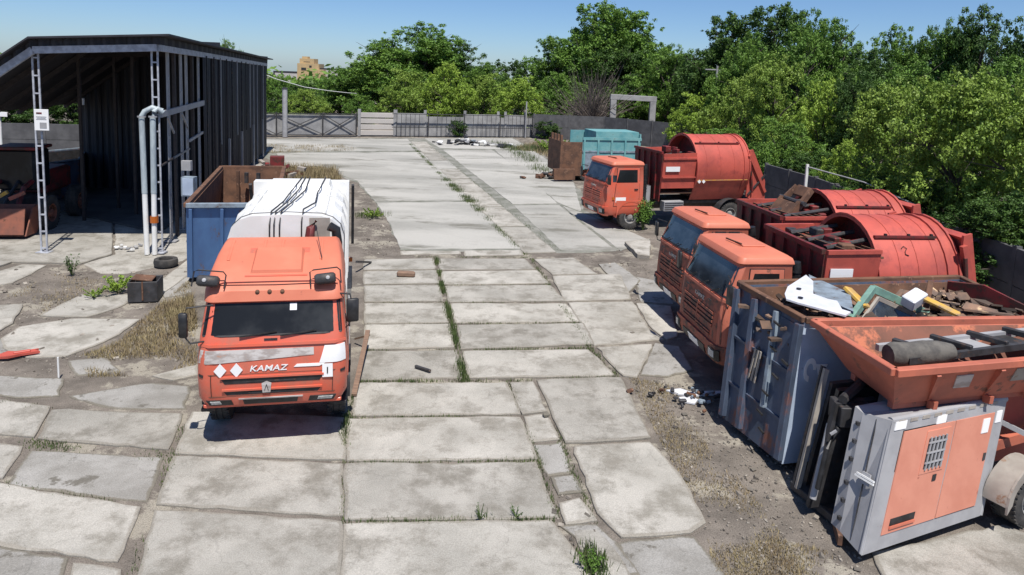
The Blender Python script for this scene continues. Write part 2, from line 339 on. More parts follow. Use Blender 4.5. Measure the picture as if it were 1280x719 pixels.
pave = empty('pavement', kind='structure')
NEAR = [
 # the wide columns of the foreground (photo outlines seen from the camera, laid flat on the ground)
 ([(430, 653), (689, 650), (738, 719), (765, 770), (425, 770)], 0), ([(432, 579), (670, 577), (696, 646), (430, 649)], 0),
 ([(435, 523), (650, 521), (670, 573), (433, 575)], 0), ([(446, 479), (633, 478), (649, 517), (440, 519)], 0),
 ([(638, 478), (666, 477), (682, 514), (652, 517)], 0), ([(654, 520), (683, 517), (699, 548), (662, 551)], 0),
 ([(665, 554), (702, 552), (713, 590), (684, 592)], 1), ([(688, 595), (717, 592), (727, 614), (697, 617)], 1),
 ([(700, 628), (724, 622), (745, 650), (706, 654)], 0), ([(716, 662), (744, 655), (792, 719), (800, 770), (770, 770)], 0),
 ([(671, 474), (775, 471), (811, 547), (706, 553)], 0), ([(717, 557), (812, 552), (848, 590), (882, 652), (862, 664), (776, 671), (747, 640)], 0),
 ([(772, 677), (868, 670), (905, 719), (940, 770), (815, 770)], 1),
 # upper block, left and middle columns
 ([(455, 324), (541, 323), (544, 336), (454, 337)], 0), ([(454, 339), (545, 338), (548, 354), (454, 355)], 0),
 ([(455, 357), (549, 356), (553, 376), (455, 377)], 0), ([(455, 379), (555, 379), (560, 403), (455, 404)], 0),
 ([(455, 406), (562, 405), (567, 434), (456, 436)], 0), ([(453, 439), (570, 437), (578, 471), (449, 474)], 0),
 ([(547, 323), (656, 323), (668, 336), (549, 337)], 0), ([(551, 339), (671, 338), (686, 354), (553, 355)], 0),
 ([(556, 357), (688, 357), (706, 376), (560, 377)], 0), ([(563, 379), (708, 379), (729, 401), (568, 403)], 0),
 ([(571, 406), (730, 404), (742, 430), (575, 436)], 0), ([(578, 439), (735, 437), (768, 469), (586, 472)], 0),
 ([(500, 314), (575, 313.5), (576, 317), (500, 318)], 0), ([(580, 313.5), (650, 313), (654, 319), (580, 320)], 0),
 # right of the upper block
 ([(668, 324), (716, 322), (746, 342), (690, 343)], 0), ([(690, 345), (775, 343), (788, 374), (706, 376)], 0),
 ([(710, 378), (790, 377), (812, 412), (830, 424), (742, 431)], 0), ([(746, 434), (815, 430), (795, 472), (778, 470)], 0),
 ([(748, 330), (768, 328), (800, 350), (782, 368)], 1),
 ([(792, 345), (830, 352), (842, 380), (800, 376)], 1), ([(795, 378), (838, 382), (846, 420), (832, 424), (815, 410)], 0), ([(818, 428), (848, 432), (866, 462), (832, 470), (800, 468)], 1),
 ([(700, 655), (745, 655), (770, 676), (800, 719), (790, 719), (745, 690)], 1),
 # left foreground
 ([(196, 348), (236, 340), (238, 365), (205, 372)], 1), ([(-40, 424), (0, 420), (5, 434), (28, 446), (-40, 452)], 1), ([(85, 450), (130, 446), (150, 462), (96, 468)], 1),
 ([(240, 514), (432, 522), (430, 574), (219, 565)], 0), ([(217, 569), (428, 579), (427, 643), (195, 629)], 0),
 ([(194, 637), (427, 651), (424, 770), (158, 770)], 0), ([(66, 512), (227, 517), (210, 561), (47, 547)], 0),
 ([(38, 562), (203, 571), (182, 625), (8, 604)], 1), ([(-60, 592), (0, 604), (174, 634), (146, 701), (-70, 668)], 0),
 ([(-60, 675), (83, 697), (62, 770), (-80, 770)], 1), ([(92, 702), (150, 711), (150, 770), (78, 770)], 0),
 ([(-60, 490), (61, 508), (42, 546), (-60, 535)], 0), ([(-60, 548), (28, 557), (3, 597), (-60, 588)], 0),
 ([(85, 494), (190, 477), (236, 482), (231, 510), (140, 509)], 1), ([(-60, 466), (78, 473), (72, 494), (20, 496), (-60, 482)], 1),
 ([(2, 422), (24, 408), (90, 398), (174, 399), (141, 422), (80, 445), (33, 446), (5, 434)], 0),
 ([(50, 394), (101, 368), (174, 368), (147, 384), (107, 396)], 0), ([(-60, 386), (28, 380), (15, 404), (-10, 418), (-60, 420)], 0),
 ([(-40, 350), (28, 330), (58, 331), (15, 353), (-40, 362)], 0), ([(190, 469), (246, 456), (247, 468), (215, 474)], 0),
 ([(176, 366), (200, 369), (238, 341), (238, 322), (206, 346)], 0),
 # right foreground by the cabinet
 ([(1090, 690), (1255, 655), (1330, 690), (1330, 770), (1130, 770)], 2),
]
for px, k in NEAR:
    slab(px, (M['conc'], M['conc_dirty'], M['conc'])[k], pave, z=random.uniform(-.010, .010) - (.012 if k == 1 else 0), grow=.022)
# far yard: poured bays and the narrow strip of small slabs
FAR = [[(470, 253), (487, 280), (500, 311), (652, 310), (594, 252)], [(345, 191), (352, 207), (400, 208), (446, 226), (468, 251), (592, 250), (560, 218), (527, 190)], [(325, 174), (325, 189), (525, 188), (509, 174)],
       [(553, 187), (640, 255), (696, 254), (645, 208), (614, 187)], [(642, 257), (700, 312), (770, 313), (698, 256)],
       [(617, 187), (697, 253), (726, 264), (715, 222), (668, 189)], [(530, 173), (550, 185), (665, 187), (640, 173)], [(702, 257), (775, 313), (812, 300), (790, 290), (757, 278), (728, 266)]]
slab([(322, 173), (640, 172), (676, 190), (700, 214), (728, 240), (730, 262), (760, 275), (812, 302), (772, 314), (700, 316), (500, 312), (486, 280), (470, 255), (446, 228), (400, 210), (345, 207), (322, 190)], M['conc_joint'], pave, z=-.018, th=.02, jit=.08, step=.8, wob=0, name='yard_bed')
for px in FAR: slab(px, M['conc_far'], pave, z=-.005, jit=.03, step=.6, wob=.001)
for i in range(9):
    t0, t1 = i / 9 * .995, (i + 1) / 9 * .995
    f = lambda t, a, b: (a[0] + (b[0] - a[0]) * t, a[1] + (b[1] - a[1]) * t)
    Lw, Rw = (at(513, 177), at(657, 318)), (at(532, 177), at(697, 317))
    g_ = .06 / 15
    slab([f(t0 + g_, *Lw), f(t0 + g_, *Rw), f(t1, *Rw), f(t1, *Lw)], M['conc'] if i != 3 else M['conc_far'], pave, z=.006, world=True, jit=.03, step=.4)
apron = empty('shed_apron', kind='structure')
slab([(14, 328), (-60, 352), (-60, 300), (58, 250), (140, 240), (140, 318), (100, 330)], M['conc'], apron, z=.01)
slab([(143, 240), (330, 205), (300, 230), (238, 268), (238, 318), (204, 345), (125, 341), (104, 330), (143, 318)], M['conc'], apron, z=.01)
slab([(780, 306), (812, 302), (812, 324), (796, 322)], M['conc'], pave, z=.13, th=.25, name='kerb_slab')

# ================================================================== TRUCKS
class Cab:
    """a lorry cab as a loft of rounded plan sections; surf() gives points on its skin so panels can be laid on it"""
    def __init__(s, levels): s.lv = levels
    def par(s, z):
        lv = s.lv
        if z <= lv[0][0]: return lv[0][1:]
        for a, b in zip(lv, lv[1:]):
            if z <= b[0]:
                t = (z - a[0]) / (b[0] - a[0]); return tuple(p + (q - p) * t for p, q in zip(a[1:], b[1:]))
        return lv[-1][1:]
    def front(s, a, z):
        yf, hw, yr, r = s.par(z); d = abs(a); k = 1 - r / hw
        y = yf if d < k else yf + r * (1 - math.sqrt(max(0, 1 - ((d - k) / (1 - k)) ** 2)))
        return Vector((a * hw, y, z))
    def side(s, sg, y, z): return Vector((sg * s.par(z)[1], y, z))
    def shell(s):
        mb = MB(); A = [-1, -.995, -.975, -.94, -.9, -.85, -.6, -.3, 0, .3, .6, .85, .9, .94, .975, .995, 1]
        rings = []
        for l in s.lv:
            z = l[0]; yf, hw, yr, r = l[1:]
            ring = [Vector((-hw, yr, z)), Vector((-hw, (yf + r + yr) / 2, z))] + [s.front(a, z) for a in A] + [Vector((hw, (yf + r + yr) / 2, z)), Vector((hw, yr, z))]
            rings.append(ring)
        n = len(rings[0]); vs = [p for r_ in rings for p in r_]; fs = []
        for i in range(len(rings) - 1):
            for k in range(n): fs.append((i * n + k, i * n + (k + 1) % n, (i + 1) * n + (k + 1) % n, (i + 1) * n + k))
        fs += [tuple(range(n - 1, -1, -1)), tuple(range((len(rings) - 1) * n, len(rings) * n))]
        return mb.add(vs, fs)
    def patch(s, name, material, parent, mode, u0, u1, z0, z1, off=.012, th=.03, nu=8, nv=4, taper=0., sg=1, label=None, z0b=None, z1b=None, u0t=None, u1t=None):
        u0t = u0 if u0t is None else u0t; u1t = u1 if u1t is None else u1t
        z0b = z0 if z0b is None else z0b; z1b = z1 if z1b is None else z1b
        def P(u, v):
            a = (u0 + (u1 - u0) * u) * (1 - v) + (u0t + (u1t - u0t) * u) * v
            z = (z0 + (z0b - z0) * u) * (1 - v) + (z1 + (z1b - z1) * u) * v
            return s.front(a, z) if mode == 'front' else s.side(sg, a, z)
        def N(u, v):
            e = .02; du = P(min(u + e, 1), v) - P(max(u - e, 0), v); dv = P(u, min(v + e, 1)) - P(u, max(v - e, 0))
            n = du.cross(dv).normalized()
            ref = Vector((0, -1, .3)) if mode == 'front' else Vector((sg, 0, 0))
            if mode == 'front' and abs(n.x) > .7: ref = Vector((1 if P(u, v).x > 0 else -1, 0, 0))
            return n if n.dot(ref) > 0 else -n
        mb = MB(); vs = []; W = nu + 1
        for layer in (off, off - th):
            for j in range(nv + 1):
                for i in range(W): vs.append(P(i / nu, j / nv) + N(i / nu, j / nv) * layer)
        B = W * (nv + 1); fs = []
        for j in range(nv):
            for i in range(nu):
                q = (j * W + i, j * W + i + 1, (j + 1) * W + i + 1, (j + 1) * W + i); fs.append(q); fs.append(tuple(B + k for k in reversed(q)))
        bd = [i for i in range(nu)] + [j * W + nu for j in range(nv)] + [nv * W + i for i in range(nu, 0, -1)] + [j * W for j in range(nv, 0, -1)]
        for a, b in zip(bd, bd[1:] + bd[:1]): fs.append((a, b, B + b, B + a))
        return mb.add(vs, fs).build(name, material, parent, smooth=35, label=label)

def wheel_meshes():
    ty = MB(); prof = [(-.14, .27), (-.155, .33), (-.16, .42), (-.145, .49), (-.12, .515)]
    prof += [(-.06, .52), (-.055, .508), (-.045, .508), (-.04, .52), (.04, .52), (.045, .508), (.055, .508), (.06, .52)]
    prof += [(.12, .515), (.145, .49), (.16, .42), (.155, .33), (.14, .27), (-.14, .27)]
    ty.lathe(prof, 32)
    for k in range(32):     # shoulder lugs
        a = 2 * math.pi * k / 32
        for sx in (-1, 1): ty.box((sx * .125, .51 * math.cos(a), .51 * math.sin(a)), (.055, .045, .03), Matrix.Rotation(a - math.pi / 2, 3, 'X'))
    rm = MB().lathe([(.13, .275), (.15, .275), (.145, .25), (.06, .235), (.03, .15), (.09, .13), (.13, .11), (.15, .06), (.15, .001)], 24)
    rm.lathe([(-.13, .275), (-.1, .24), (-.1, .001)], 24)
    for k in range(8):
        a = 2 * math.pi * k / 8; rm.lathe([(.06, .014), (.085, .014), (.085, .001)], 6, c=(0, .185 * math.cos(a), .185 * math.sin(a)))
    return ty.mesh('tyre', 30), rm.mesh('rim', 30)
TYRE, RIM = wheel_meshes()
TYRE.materials.append(M['rubber'])
def wheel(parent, x, y, z=.52, flip=False, rim=None, name='wheel'):
    e = bpy.data.objects.new(name, None); COL.objects.link(e); e.parent = parent; e.location = (x, y, z)
    if flip: e.rotation_euler = (0, 0, math.pi)
    t = bpy.data.objects.new('tyre', TYRE); COL.objects.link(t); t.parent = e
    r = bpy.data.objects.new('rim', RIM.copy()); r.data.materials.append(rim or M['rim']); COL.objects.link(r); r.parent = e
    return e
def mirror(parent, x, y, z, sg, w_=.22):
    o = MB().box((x, y, z), (w_, .07, .40), Matrix.Rotation(.15 * sg, 3, 'Z'), .03).build('mirror', M['black'], parent, smooth=50)
    MB().tube([(x - sg * .42, y + .12, z + .28), (x - sg * .05, y, z + .28), (x, y, z + .1), (x, y, z - .16), (x - sg * .1, y, z - .3), (x - sg * .42, y + .12, z - .3)], .014, 6).build('mirror_arm', M['black'], o)
    return o
def chassis(t, L, ws, axles, rim=None):
    for sx in (-1, 1): box('chassis_rail', (sx * .42, .5 + (L - .5) / 2, .86), (.10, L - .6, .24), M['chassis'], t)
    for y in axles:
        tube('axle', [(-.9, y, .52), (.9, y, .52)], .09, M['chassis'], t)
        for sx in (-1, 1): wheel(t, sx * ws, y, flip=(sx < 0), rim=rim)

def grille(cab, t, z0, z1, n, a=.62, slotm='black', slatm='orange_old'):
    p = cab.patch('grille_opening', M[slotm], t, 'front', -a, a, z0, z1, .010)
    for i in range(n):
        zc = z0 + (z1 - z0) * (i + .5) / n; h = (z1 - z0) / n * .26
        cab.patch('grille_slat', M[slatm], t, 'front', -a, a, zc - h, zc + h, .035, .03, nv=1)
    cab.patch('grille_divider', M[slatm], t, 'front', -.02, .02, z0, z1, .036, .03, nu=1)

# ---------------------------------------------------------------- the left lorry
def left_truck():
    t = empty('garbage_truck', (-3.74, 10.86, 0), R(12.5), label='orange cab garbage truck with white body parked head on at the left', cat='truck')
    lv = [(.80, .05, 1.10, 1.80, .22), (.93, .0, 1.17, 1.85, .26), (1.25, -.02, 1.18, 1.85, .26), (1.60, .0, 1.17, 1.85, .24), (1.93, .06, 1.14, 1.85, .2),
          (2.42, .34, 1.09, 1.85, .16), (2.47, .28, 1.10, 1.86, .16), (2.62, .32, 1.10, 1.86, .2), (2.82, .60, 1.07, 1.86, .2), (3.0, 1.05, 1.03, 1.86, .2), (3.12, 1.45, .98, 1.84, .15), (3.16, 1.65, .93, 1.80, .1)]
    cab = Cab(lv)
    cab.lv = lv[:7]; cab.shell().build('cab', M['orange'], t, smooth=38)
    cab.lv = [(2.455, .275, 1.105, 1.865, .17)] + lv[7:]; cab.shell().build('roof_cap', M['orange_pale'], t, smooth=38); cab.lv = lv
    w_ = cab.patch('windscreen', M['glass'], t, 'front', -.93, .93, 1.97, 2.41, .008, nu=14)
    for a, b in ((-.95, -.935), (.935, .95)): cab.patch('windscreen_pillar_seal', M['black'], t, 'front', a, b, 1.96, 2.42, .012, nu=2)
    cab.patch('windscreen_seal', M['black'], t, 'front', -.94, .94, 1.945, 1.968, .014, nv=1)
    cab.patch('sticker', M['clear'], w_, 'front', .22, .32, 2.29, 2.39, .012, .01, nu=1, nv=1)
    for a in (-.45, .1): MB().bar(cab.front(a, 1.95) + Vector((0, -.04, 0)), cab.front(a + .5, 2.01) + Vector((0, -.04, .0)), .02).build('wiper', M['black'], t)
    cab.patch('air_vent', M['black'], t, 'front', -.12, .06, 1.875, 1.905, .012, nv=1)
    cab.patch('cowl_lip', M['orange'], t, 'front', -.98, .98, 1.79, 1.835, .03, nv=1, nu=14)
    st = cab.patch('decal_stripe', M['decal'], t, 'front', -.97, .55, 1.52, 1.74, .010, .02, nu=14, u0t=-.95, z0b=1.62)
    cab.patch('white_decal', M['white_clean'], t, 'front', .62, .97, 1.48, 1.76, .012, .02, u0t=.70, nu=6)
    cab.patch('white_swoosh', M['white_clean'], t, 'front', .28, .62, 1.43, 1.475, .013, .02, u0t=.32, u1t=.70)
    for a in (-.68, -.47):
        c = cab.front(a, 1.42) + Vector((0, -.008, 0)); d = .095
        MB().prism([(-d, 0), (0, -d * 1.25), (d, 0), (0, d * 1.25)], .012, lambda p, q, h, c=c: (c.x + p, c.y - h, c.z + q)).build('diamond_mark', M['white_clean'], t)
    text('KAMAZ', .135, M['white_clean'], t, Matrix.Translation(cab.front(-.06, 1.43) + Vector((0, -.012, 0))) @ Matrix.Rotation(R(90), 4, 'X'), sx=1.25, shear=.2)
    for i, (a, z0, z1) in enumerate(((.62, 1.19, 1.285), (.60, 1.00, 1.075))):
        s_ = cab.patch('grille_slot', M['black'], t, 'front', -a, a, z0, z1, .006, .02, u0t=-a - .05, u1t=a + .05)
        cab.patch('slot_lip', M['orange'], s_, 'front', -a - .06, a + .06, z1, z1 + .03, .03, .03, nv=1)
        cab.patch('slot_mesh', M['steel'], s_, 'front', -a * .55, a * .5, z0 + .02, z0 + .045, .012, .01, nv=1)
    c = cab.front(-.08, 1.12)
    e_ = MB().prism([(-.06, -.09), (.06, -.09), (.075, .06), (0, .1), (-.075, .06)], .03, lambda p, q, h: (c.x + p, c.y - h, c.z + q)).build('emblem', M['decal'], t)
    MB().bar((c.x - .03, c.y - .034, c.z - .05), (c.x, c.y - .034, c.z + .05), .012, .006).bar((c.x + .03, c.y - .034, c.z - .05), (c.x, c.y - .034, c.z + .05), .012, .006).build('emblem_mark', M['black'], e_)
    pl = cab.patch('number_sign', M['white_clean'], t, 'front', .66, .80, 1.24, 1.46, .018, .01, nu=2, nv=1)
    text('1', .15, M['black'], pl, Matrix.Translation(cab.front(.73, 1.35) + Vector((0, -.026, 0))) @ Matrix.Rotation(R(90), 4, 'X'))
    bp = box('bumper', (0, .24, .78), (2.16, .3, .07), M['orange'], t, bev=.02)
    cab.patch('bumper_opening', M['black'], t, 'front', -.40, .34, .815, .905, .010, .03)
    for a, b in ((-.88, -.55), (.50, .86)): 
        q = cab.patch('fog_lamp_recess', M['black'], t, 'front', a, b, .815, .915, .010, .03)
        cab.patch('fog_lamp', M['lamp'], q, 'front', a + .12 if a > 0 else a + .05, b - .04 if a > 0 else b - .15, .85, .9, .02, .02, nu=2, nv=1)
    for z_ in (1.345, .975): cab.patch('panel_seam', M['rusty'], t, 'front', -.96, .96, z_, z_ + .006, .004, .01, nu=14, nv=1)
    cab.patch('bumper_trim', M['decal'], t, 'front', -.45, .40, .918, .935, .016, .02, nv=1)
    for sg in (-1, 1):
        cab.patch('corner_panel_seam', M['black'], t, 'front', sg * .80 - .004, sg * .80 + .004, .98, 1.35, .004, .01, nu=1)
        cab.patch('corner_notch', M['black'], t, 'front', sg * .93 - .03, sg * .93 + .03, 1.30, 1.34, .012, .02, nv=1, nu=3)
        cab.patch('door_gap', M['black'], t, 'side', .40, 1.44, 1.03, 2.44, .004, .02, sg=sg, u0t=.60)
        dr = cab.patch('door', M['orange'], t, 'side', .42, 1.42, 1.05, 2.42, .012, .02, sg=sg, u0t=.62)
        cab.patch('side_window', M['glass'], dr, 'side', .50, 1.32, 1.95, 2.36, .016, .02, sg=sg, u0t=.70)
        cab.patch('door_handle', M['black'], dr, 'side', 1.22, 1.36, 1.62, 1.66, .04, .03, sg=sg, nv=1, nu=2)
        cab.patch('side_marking', M['white_clean'], t, 'side', 1.46, 1.7, 1.5, 1.9, .01, .02, sg=sg, label='white side panel print')
        ar = MB(); 
        ar.grid(lambda u, v, sg=sg: (sg * (.95 + .27 * v), 1.32 + .66 * math.cos(math.pi * (1 - u)), .55 + .66 * math.sin(math.pi * u)), 12, 1)
        ar.build('wheel_arch', M['black'], t, smooth=40)
        box('step', (sg * 1.05, .55, .62), (.22, .5, .06), M['black'], t)
        mirror(t, sg * (1.34 if sg < 0 else 1.25), .02 if sg < 0 else .3, 2.18 if sg < 0 else 2.25, sg, .13 if sg < 0 else .2)
    # roof panel, lamps
    def roofz(y):
        for a, b in zip(lv, lv[1:]):
            if a[1] <= y <= b[1] and a[0] > 2.46: return a[0] + (b[0] - a[0]) * (y - a[1]) / (b[1] - a[1])
        return 3.16
    hb = MB(); 
    for (y0, y1, hw, dz) in ((.60, 1.25, .42, .06),):
        hb.hexa([(-hw - .03, y0, roofz(y0) - .05), (hw + .03, y0, roofz(y0) - .05), (hw + .03, y1, roofz(y1) - .05), (-hw - .03, y1, roofz(y1) - .05),
                 (-hw + .03, y0 + .03, roofz(y0) + dz), (hw - .03, y0 + .03, roofz(y0) + dz), (hw - .05, y1 - .05, roofz(y1) + dz), (-hw + .05, y1 - .05, roofz(y1) + dz)])
    hb.build('roof_hatch', M['orange_pale'], t); MB().hexa([(-.50, .55, roofz(.55) - .03), (.50, .55, roofz(.55) - .03), (.50, 1.30, roofz(1.3) - .03), (-.50, 1.30, roofz(1.3) - .03), (-.50, .55, roofz(.55) + .012), (.50, .55, roofz(.55) + .012), (.50, 1.30, roofz(1.3) + .012), (-.50, 1.30, roofz(1.3) + .012)]).build('hatch_surround', M['orange'], t)
    for x in (-.82, -.28, .02, .70):
        MB().bar((x, .95, roofz(.95) + .004), (x, 1.6, roofz(1.6) + .004), .05, .03, bev=.012).build('roof_rib', M['orange_pale'], t)
    for x in (-.27, -.08, .12):
        MB().lathe([(0, .038), (.03, .034), (.04, .02), (.045, .001)], 10, 'y', (x, 0, 0)).build('marker_lamp', M['rusty'], t, smooth=40, loc=(0, .33, 2.60)).scale = (1, -1, 1)
    for sg, x in ((-1, -1.02), (1, .80)):
        wl = MB().box((0, 0, 0), (.34, .16, .17), None, .03).build('work_lamp', M['steel'], t, smooth=50, loc=(x, .22 + .1, 2.80)); wl.rotation_euler = (R(-25), R(-6 * sg), 0)
        MB().lathe([(0, .035), (.02, .03), (.025, .001)], 14, 'y').build('lens', M['grey'], wl, loc=(.05 * sg, -.08, 0)).scale = (1, -1, 1)
        MB().tube([(-.24, .03, -.1), (-.24, .03, .14), (-.18, .03, .17), (.20, .03, .17), (.25, .03, .12), (.25, .03, -.1)], .012, 6).build('lamp_bracket', M['black'], wl)
    tube('roof_rail', [(-1.0, .42, 2.66), (-.8, .40, 2.74), (0, .38, 2.75), (.6, .40, 2.74), (1.0, .42, 2.68)], .013, M['red_dark'], t)
    tube('aerial', [(.72, .9, 3.0), (.60, 1.5, 3.35)], .006, M['black'], t, n=5)
    # body behind the cab
    chassis(t, 7.4, .98, (1.32, 5.1, 6.3))
    y0, y1, W = 2.28, 6.1, 1.06
    prof = [(-W, 1.25), (W, 1.25), (W, 3.02), (W - .07, 3.24), (W - .22, 3.38), (W - .42, 3.45), (0, 3.48), (-W + .42, 3.45), (-W + .22, 3.38), (-W + .07, 3.24), (-W, 3.02)]
    b = MB().prism(prof, y1 - y0, lambda a, z, h: (a, y0 + h, z)); bo = b.build('body', M['white'], t)
    for yy in (3.3, 4.4, 5.5):
        MB().prism([(p * (1 + .045 / W) , 1.25 + (q - 1.25) * 1.018) for p, q in prof[1:] + prof[:1]] + [(p * (1 - .01), 1.25 + (q - 1.25) * .99) for p, q in (prof[1:] + prof[:1])[::-1]], .07,
                   lambda a, z, h, yy=yy: (a, yy + h, z)).build('body_rib', M['white'], t)
    MB().tube([(-W - .005, 2.52, 1.3)] + [(p * 1.004, 2.52, q + .004) for p, q in prof[:1:-1]] + [(W + .005, 2.52, 1.3)], .012, 5).build('body_seam', M['steel'], t)
    for sg in (-1, 1): bar('roof_edge_rail', (sg * (W - .36), 2.6, 3.46), (sg * (W - .36), 6.0, 3.46), .04, M['white'], t)
    MB().hexa([(-W + .32, 5.2, 3.42), (W - .32, 5.2, 3.42), (W - .32, 6.1, 3.42), (-W + .32, 6.1, 3.42), (-W + .4, 5.3, 3.56), (W - .4, 5.3, 3.56), (W - .4, 6.1, 3.58), (-W + .4, 6.1, 3.58)]).build('rear_roof_step', M['white'], t)
    # hydraulic hoses on the roof
    for k, x in enumerate((-.30, -.22, -.12)):
        tube('hydraulic_hose', [(x, 2.2, 2.5), (x, 2.21, 3.3), (x + .02, 2.35, 3.53), (x + .15, 3.3, 3.545), (x + .2 + .05 * k, 4.6, 3.55), (x + .3, 6.2, 3.60)], .016, M['steel'], t, 6)
    tube('hydraulic_hose', [(.28, 2.2, 2.6), (.28, 2.21, 3.35), (.30, 2.4, 3.56), (.48, 3.2, 3.54), (.46, 4.3, 3.55), (.55, 6.2, 3.60)], .016, M['steel'], t, 6)
    quadpatch('hatch_plate', [(.42, 2.27, 3.02), (.80, 2.27, 3.02), (.80, 2.27, 3.42), (.42, 2.27, 3.42)], 0, 1, 0, 1, .02, M['sand'], t)
    tube('red_valve', [(.42, 2.15, 2.9), (.45, 2.15, 3.25), (.55, 2.18, 3.38)], [.10, .08, .03], M['red_dark'], t)
    tube('air_intake', [(.95, 2.0, 1.4), (.95, 2.0, 3.0), (.92, 1.98, 3.25), (.80, 1.96, 3.32)], .09, M['black'], t, 12)
    # tail
    MB().prism([(y1, 1.1), (y1 + 1.2, .9), (y1 + 1.35, 1.9), (y1 + .95, 2.9), (y1 + .35, 3.50), (y1, 3.50)], 2 * W + .1, lambda y, z, h: (-W - .05 + h, y, z)).build('tailgate', M['white'], t)
    for sg in (-1, 1):
        bar('tail_strut', (sg * 1.2, y1 + .1, 3.42), (sg * 1.2, y1 + 1.1, 1.7), .07, M['steel'], t)
        box('tail_lamp', (sg * 1.1, y1 + 1.3, 1.2), (.2, .08, .12), M['amber'], t)
        quadpatch('red_marking', [(sg * W, 2.5, 1.4), (sg * W, 5.2, 1.4), (sg * W, 5.2, 3.2), (sg * W, 2.5, 3.2)][::sg], .02, .25, .1, .75, .004, M['orange'], t)
        quadpatch('grey_marking', [(sg * W, 2.5, 1.4), (sg * W, 5.2, 1.4), (sg * W, 5.2, 3.2), (sg * W, 2.5, 3.2)][::sg], .40, .5, .62, .74, .004, M['grey'], t)
        quadpatch('grey_marking', [(sg * W, 2.5, 1.4), (sg * W, 5.2, 1.4), (sg * W, 5.2, 3.2), (sg * W, 2.5, 3.2)][::sg], .28, .36, .75, .86, .004, M['grey'], t)
        bar('side_guard', (sg * 1.16, 2.4, 1.05), (sg * 1.16, 5.0, 1.05), .05, M['grey'], t, h=.12)
        bar('side_guard', (sg * 1.16, 2.4, .65), (sg * 1.16, 4.4, .65), .05, M['grey'], t, h=.12)
        box('fuel_tank' if sg > 0 else 'tool_box', (sg * .85, 3.1, .85), (.55, 1.2, .5), M['steel'], t, bev=.06)
        MB().grid(lambda u, v, sg=sg: (sg * (.78 + .42 * v), 5.7 + 1.25 * math.cos(math.pi * (1 - u)), .55 + .68 * min(1, math.sin(math.pi * u) * 1.6)), 14, 1).build('mudguard', M['black'], t, smooth=40)
    MB().box((1.0, 2.15, 1.5), (.25, .5, .9), None, .04).build('battery_cabinet', M['orange'], t)
    return t
left_truck()

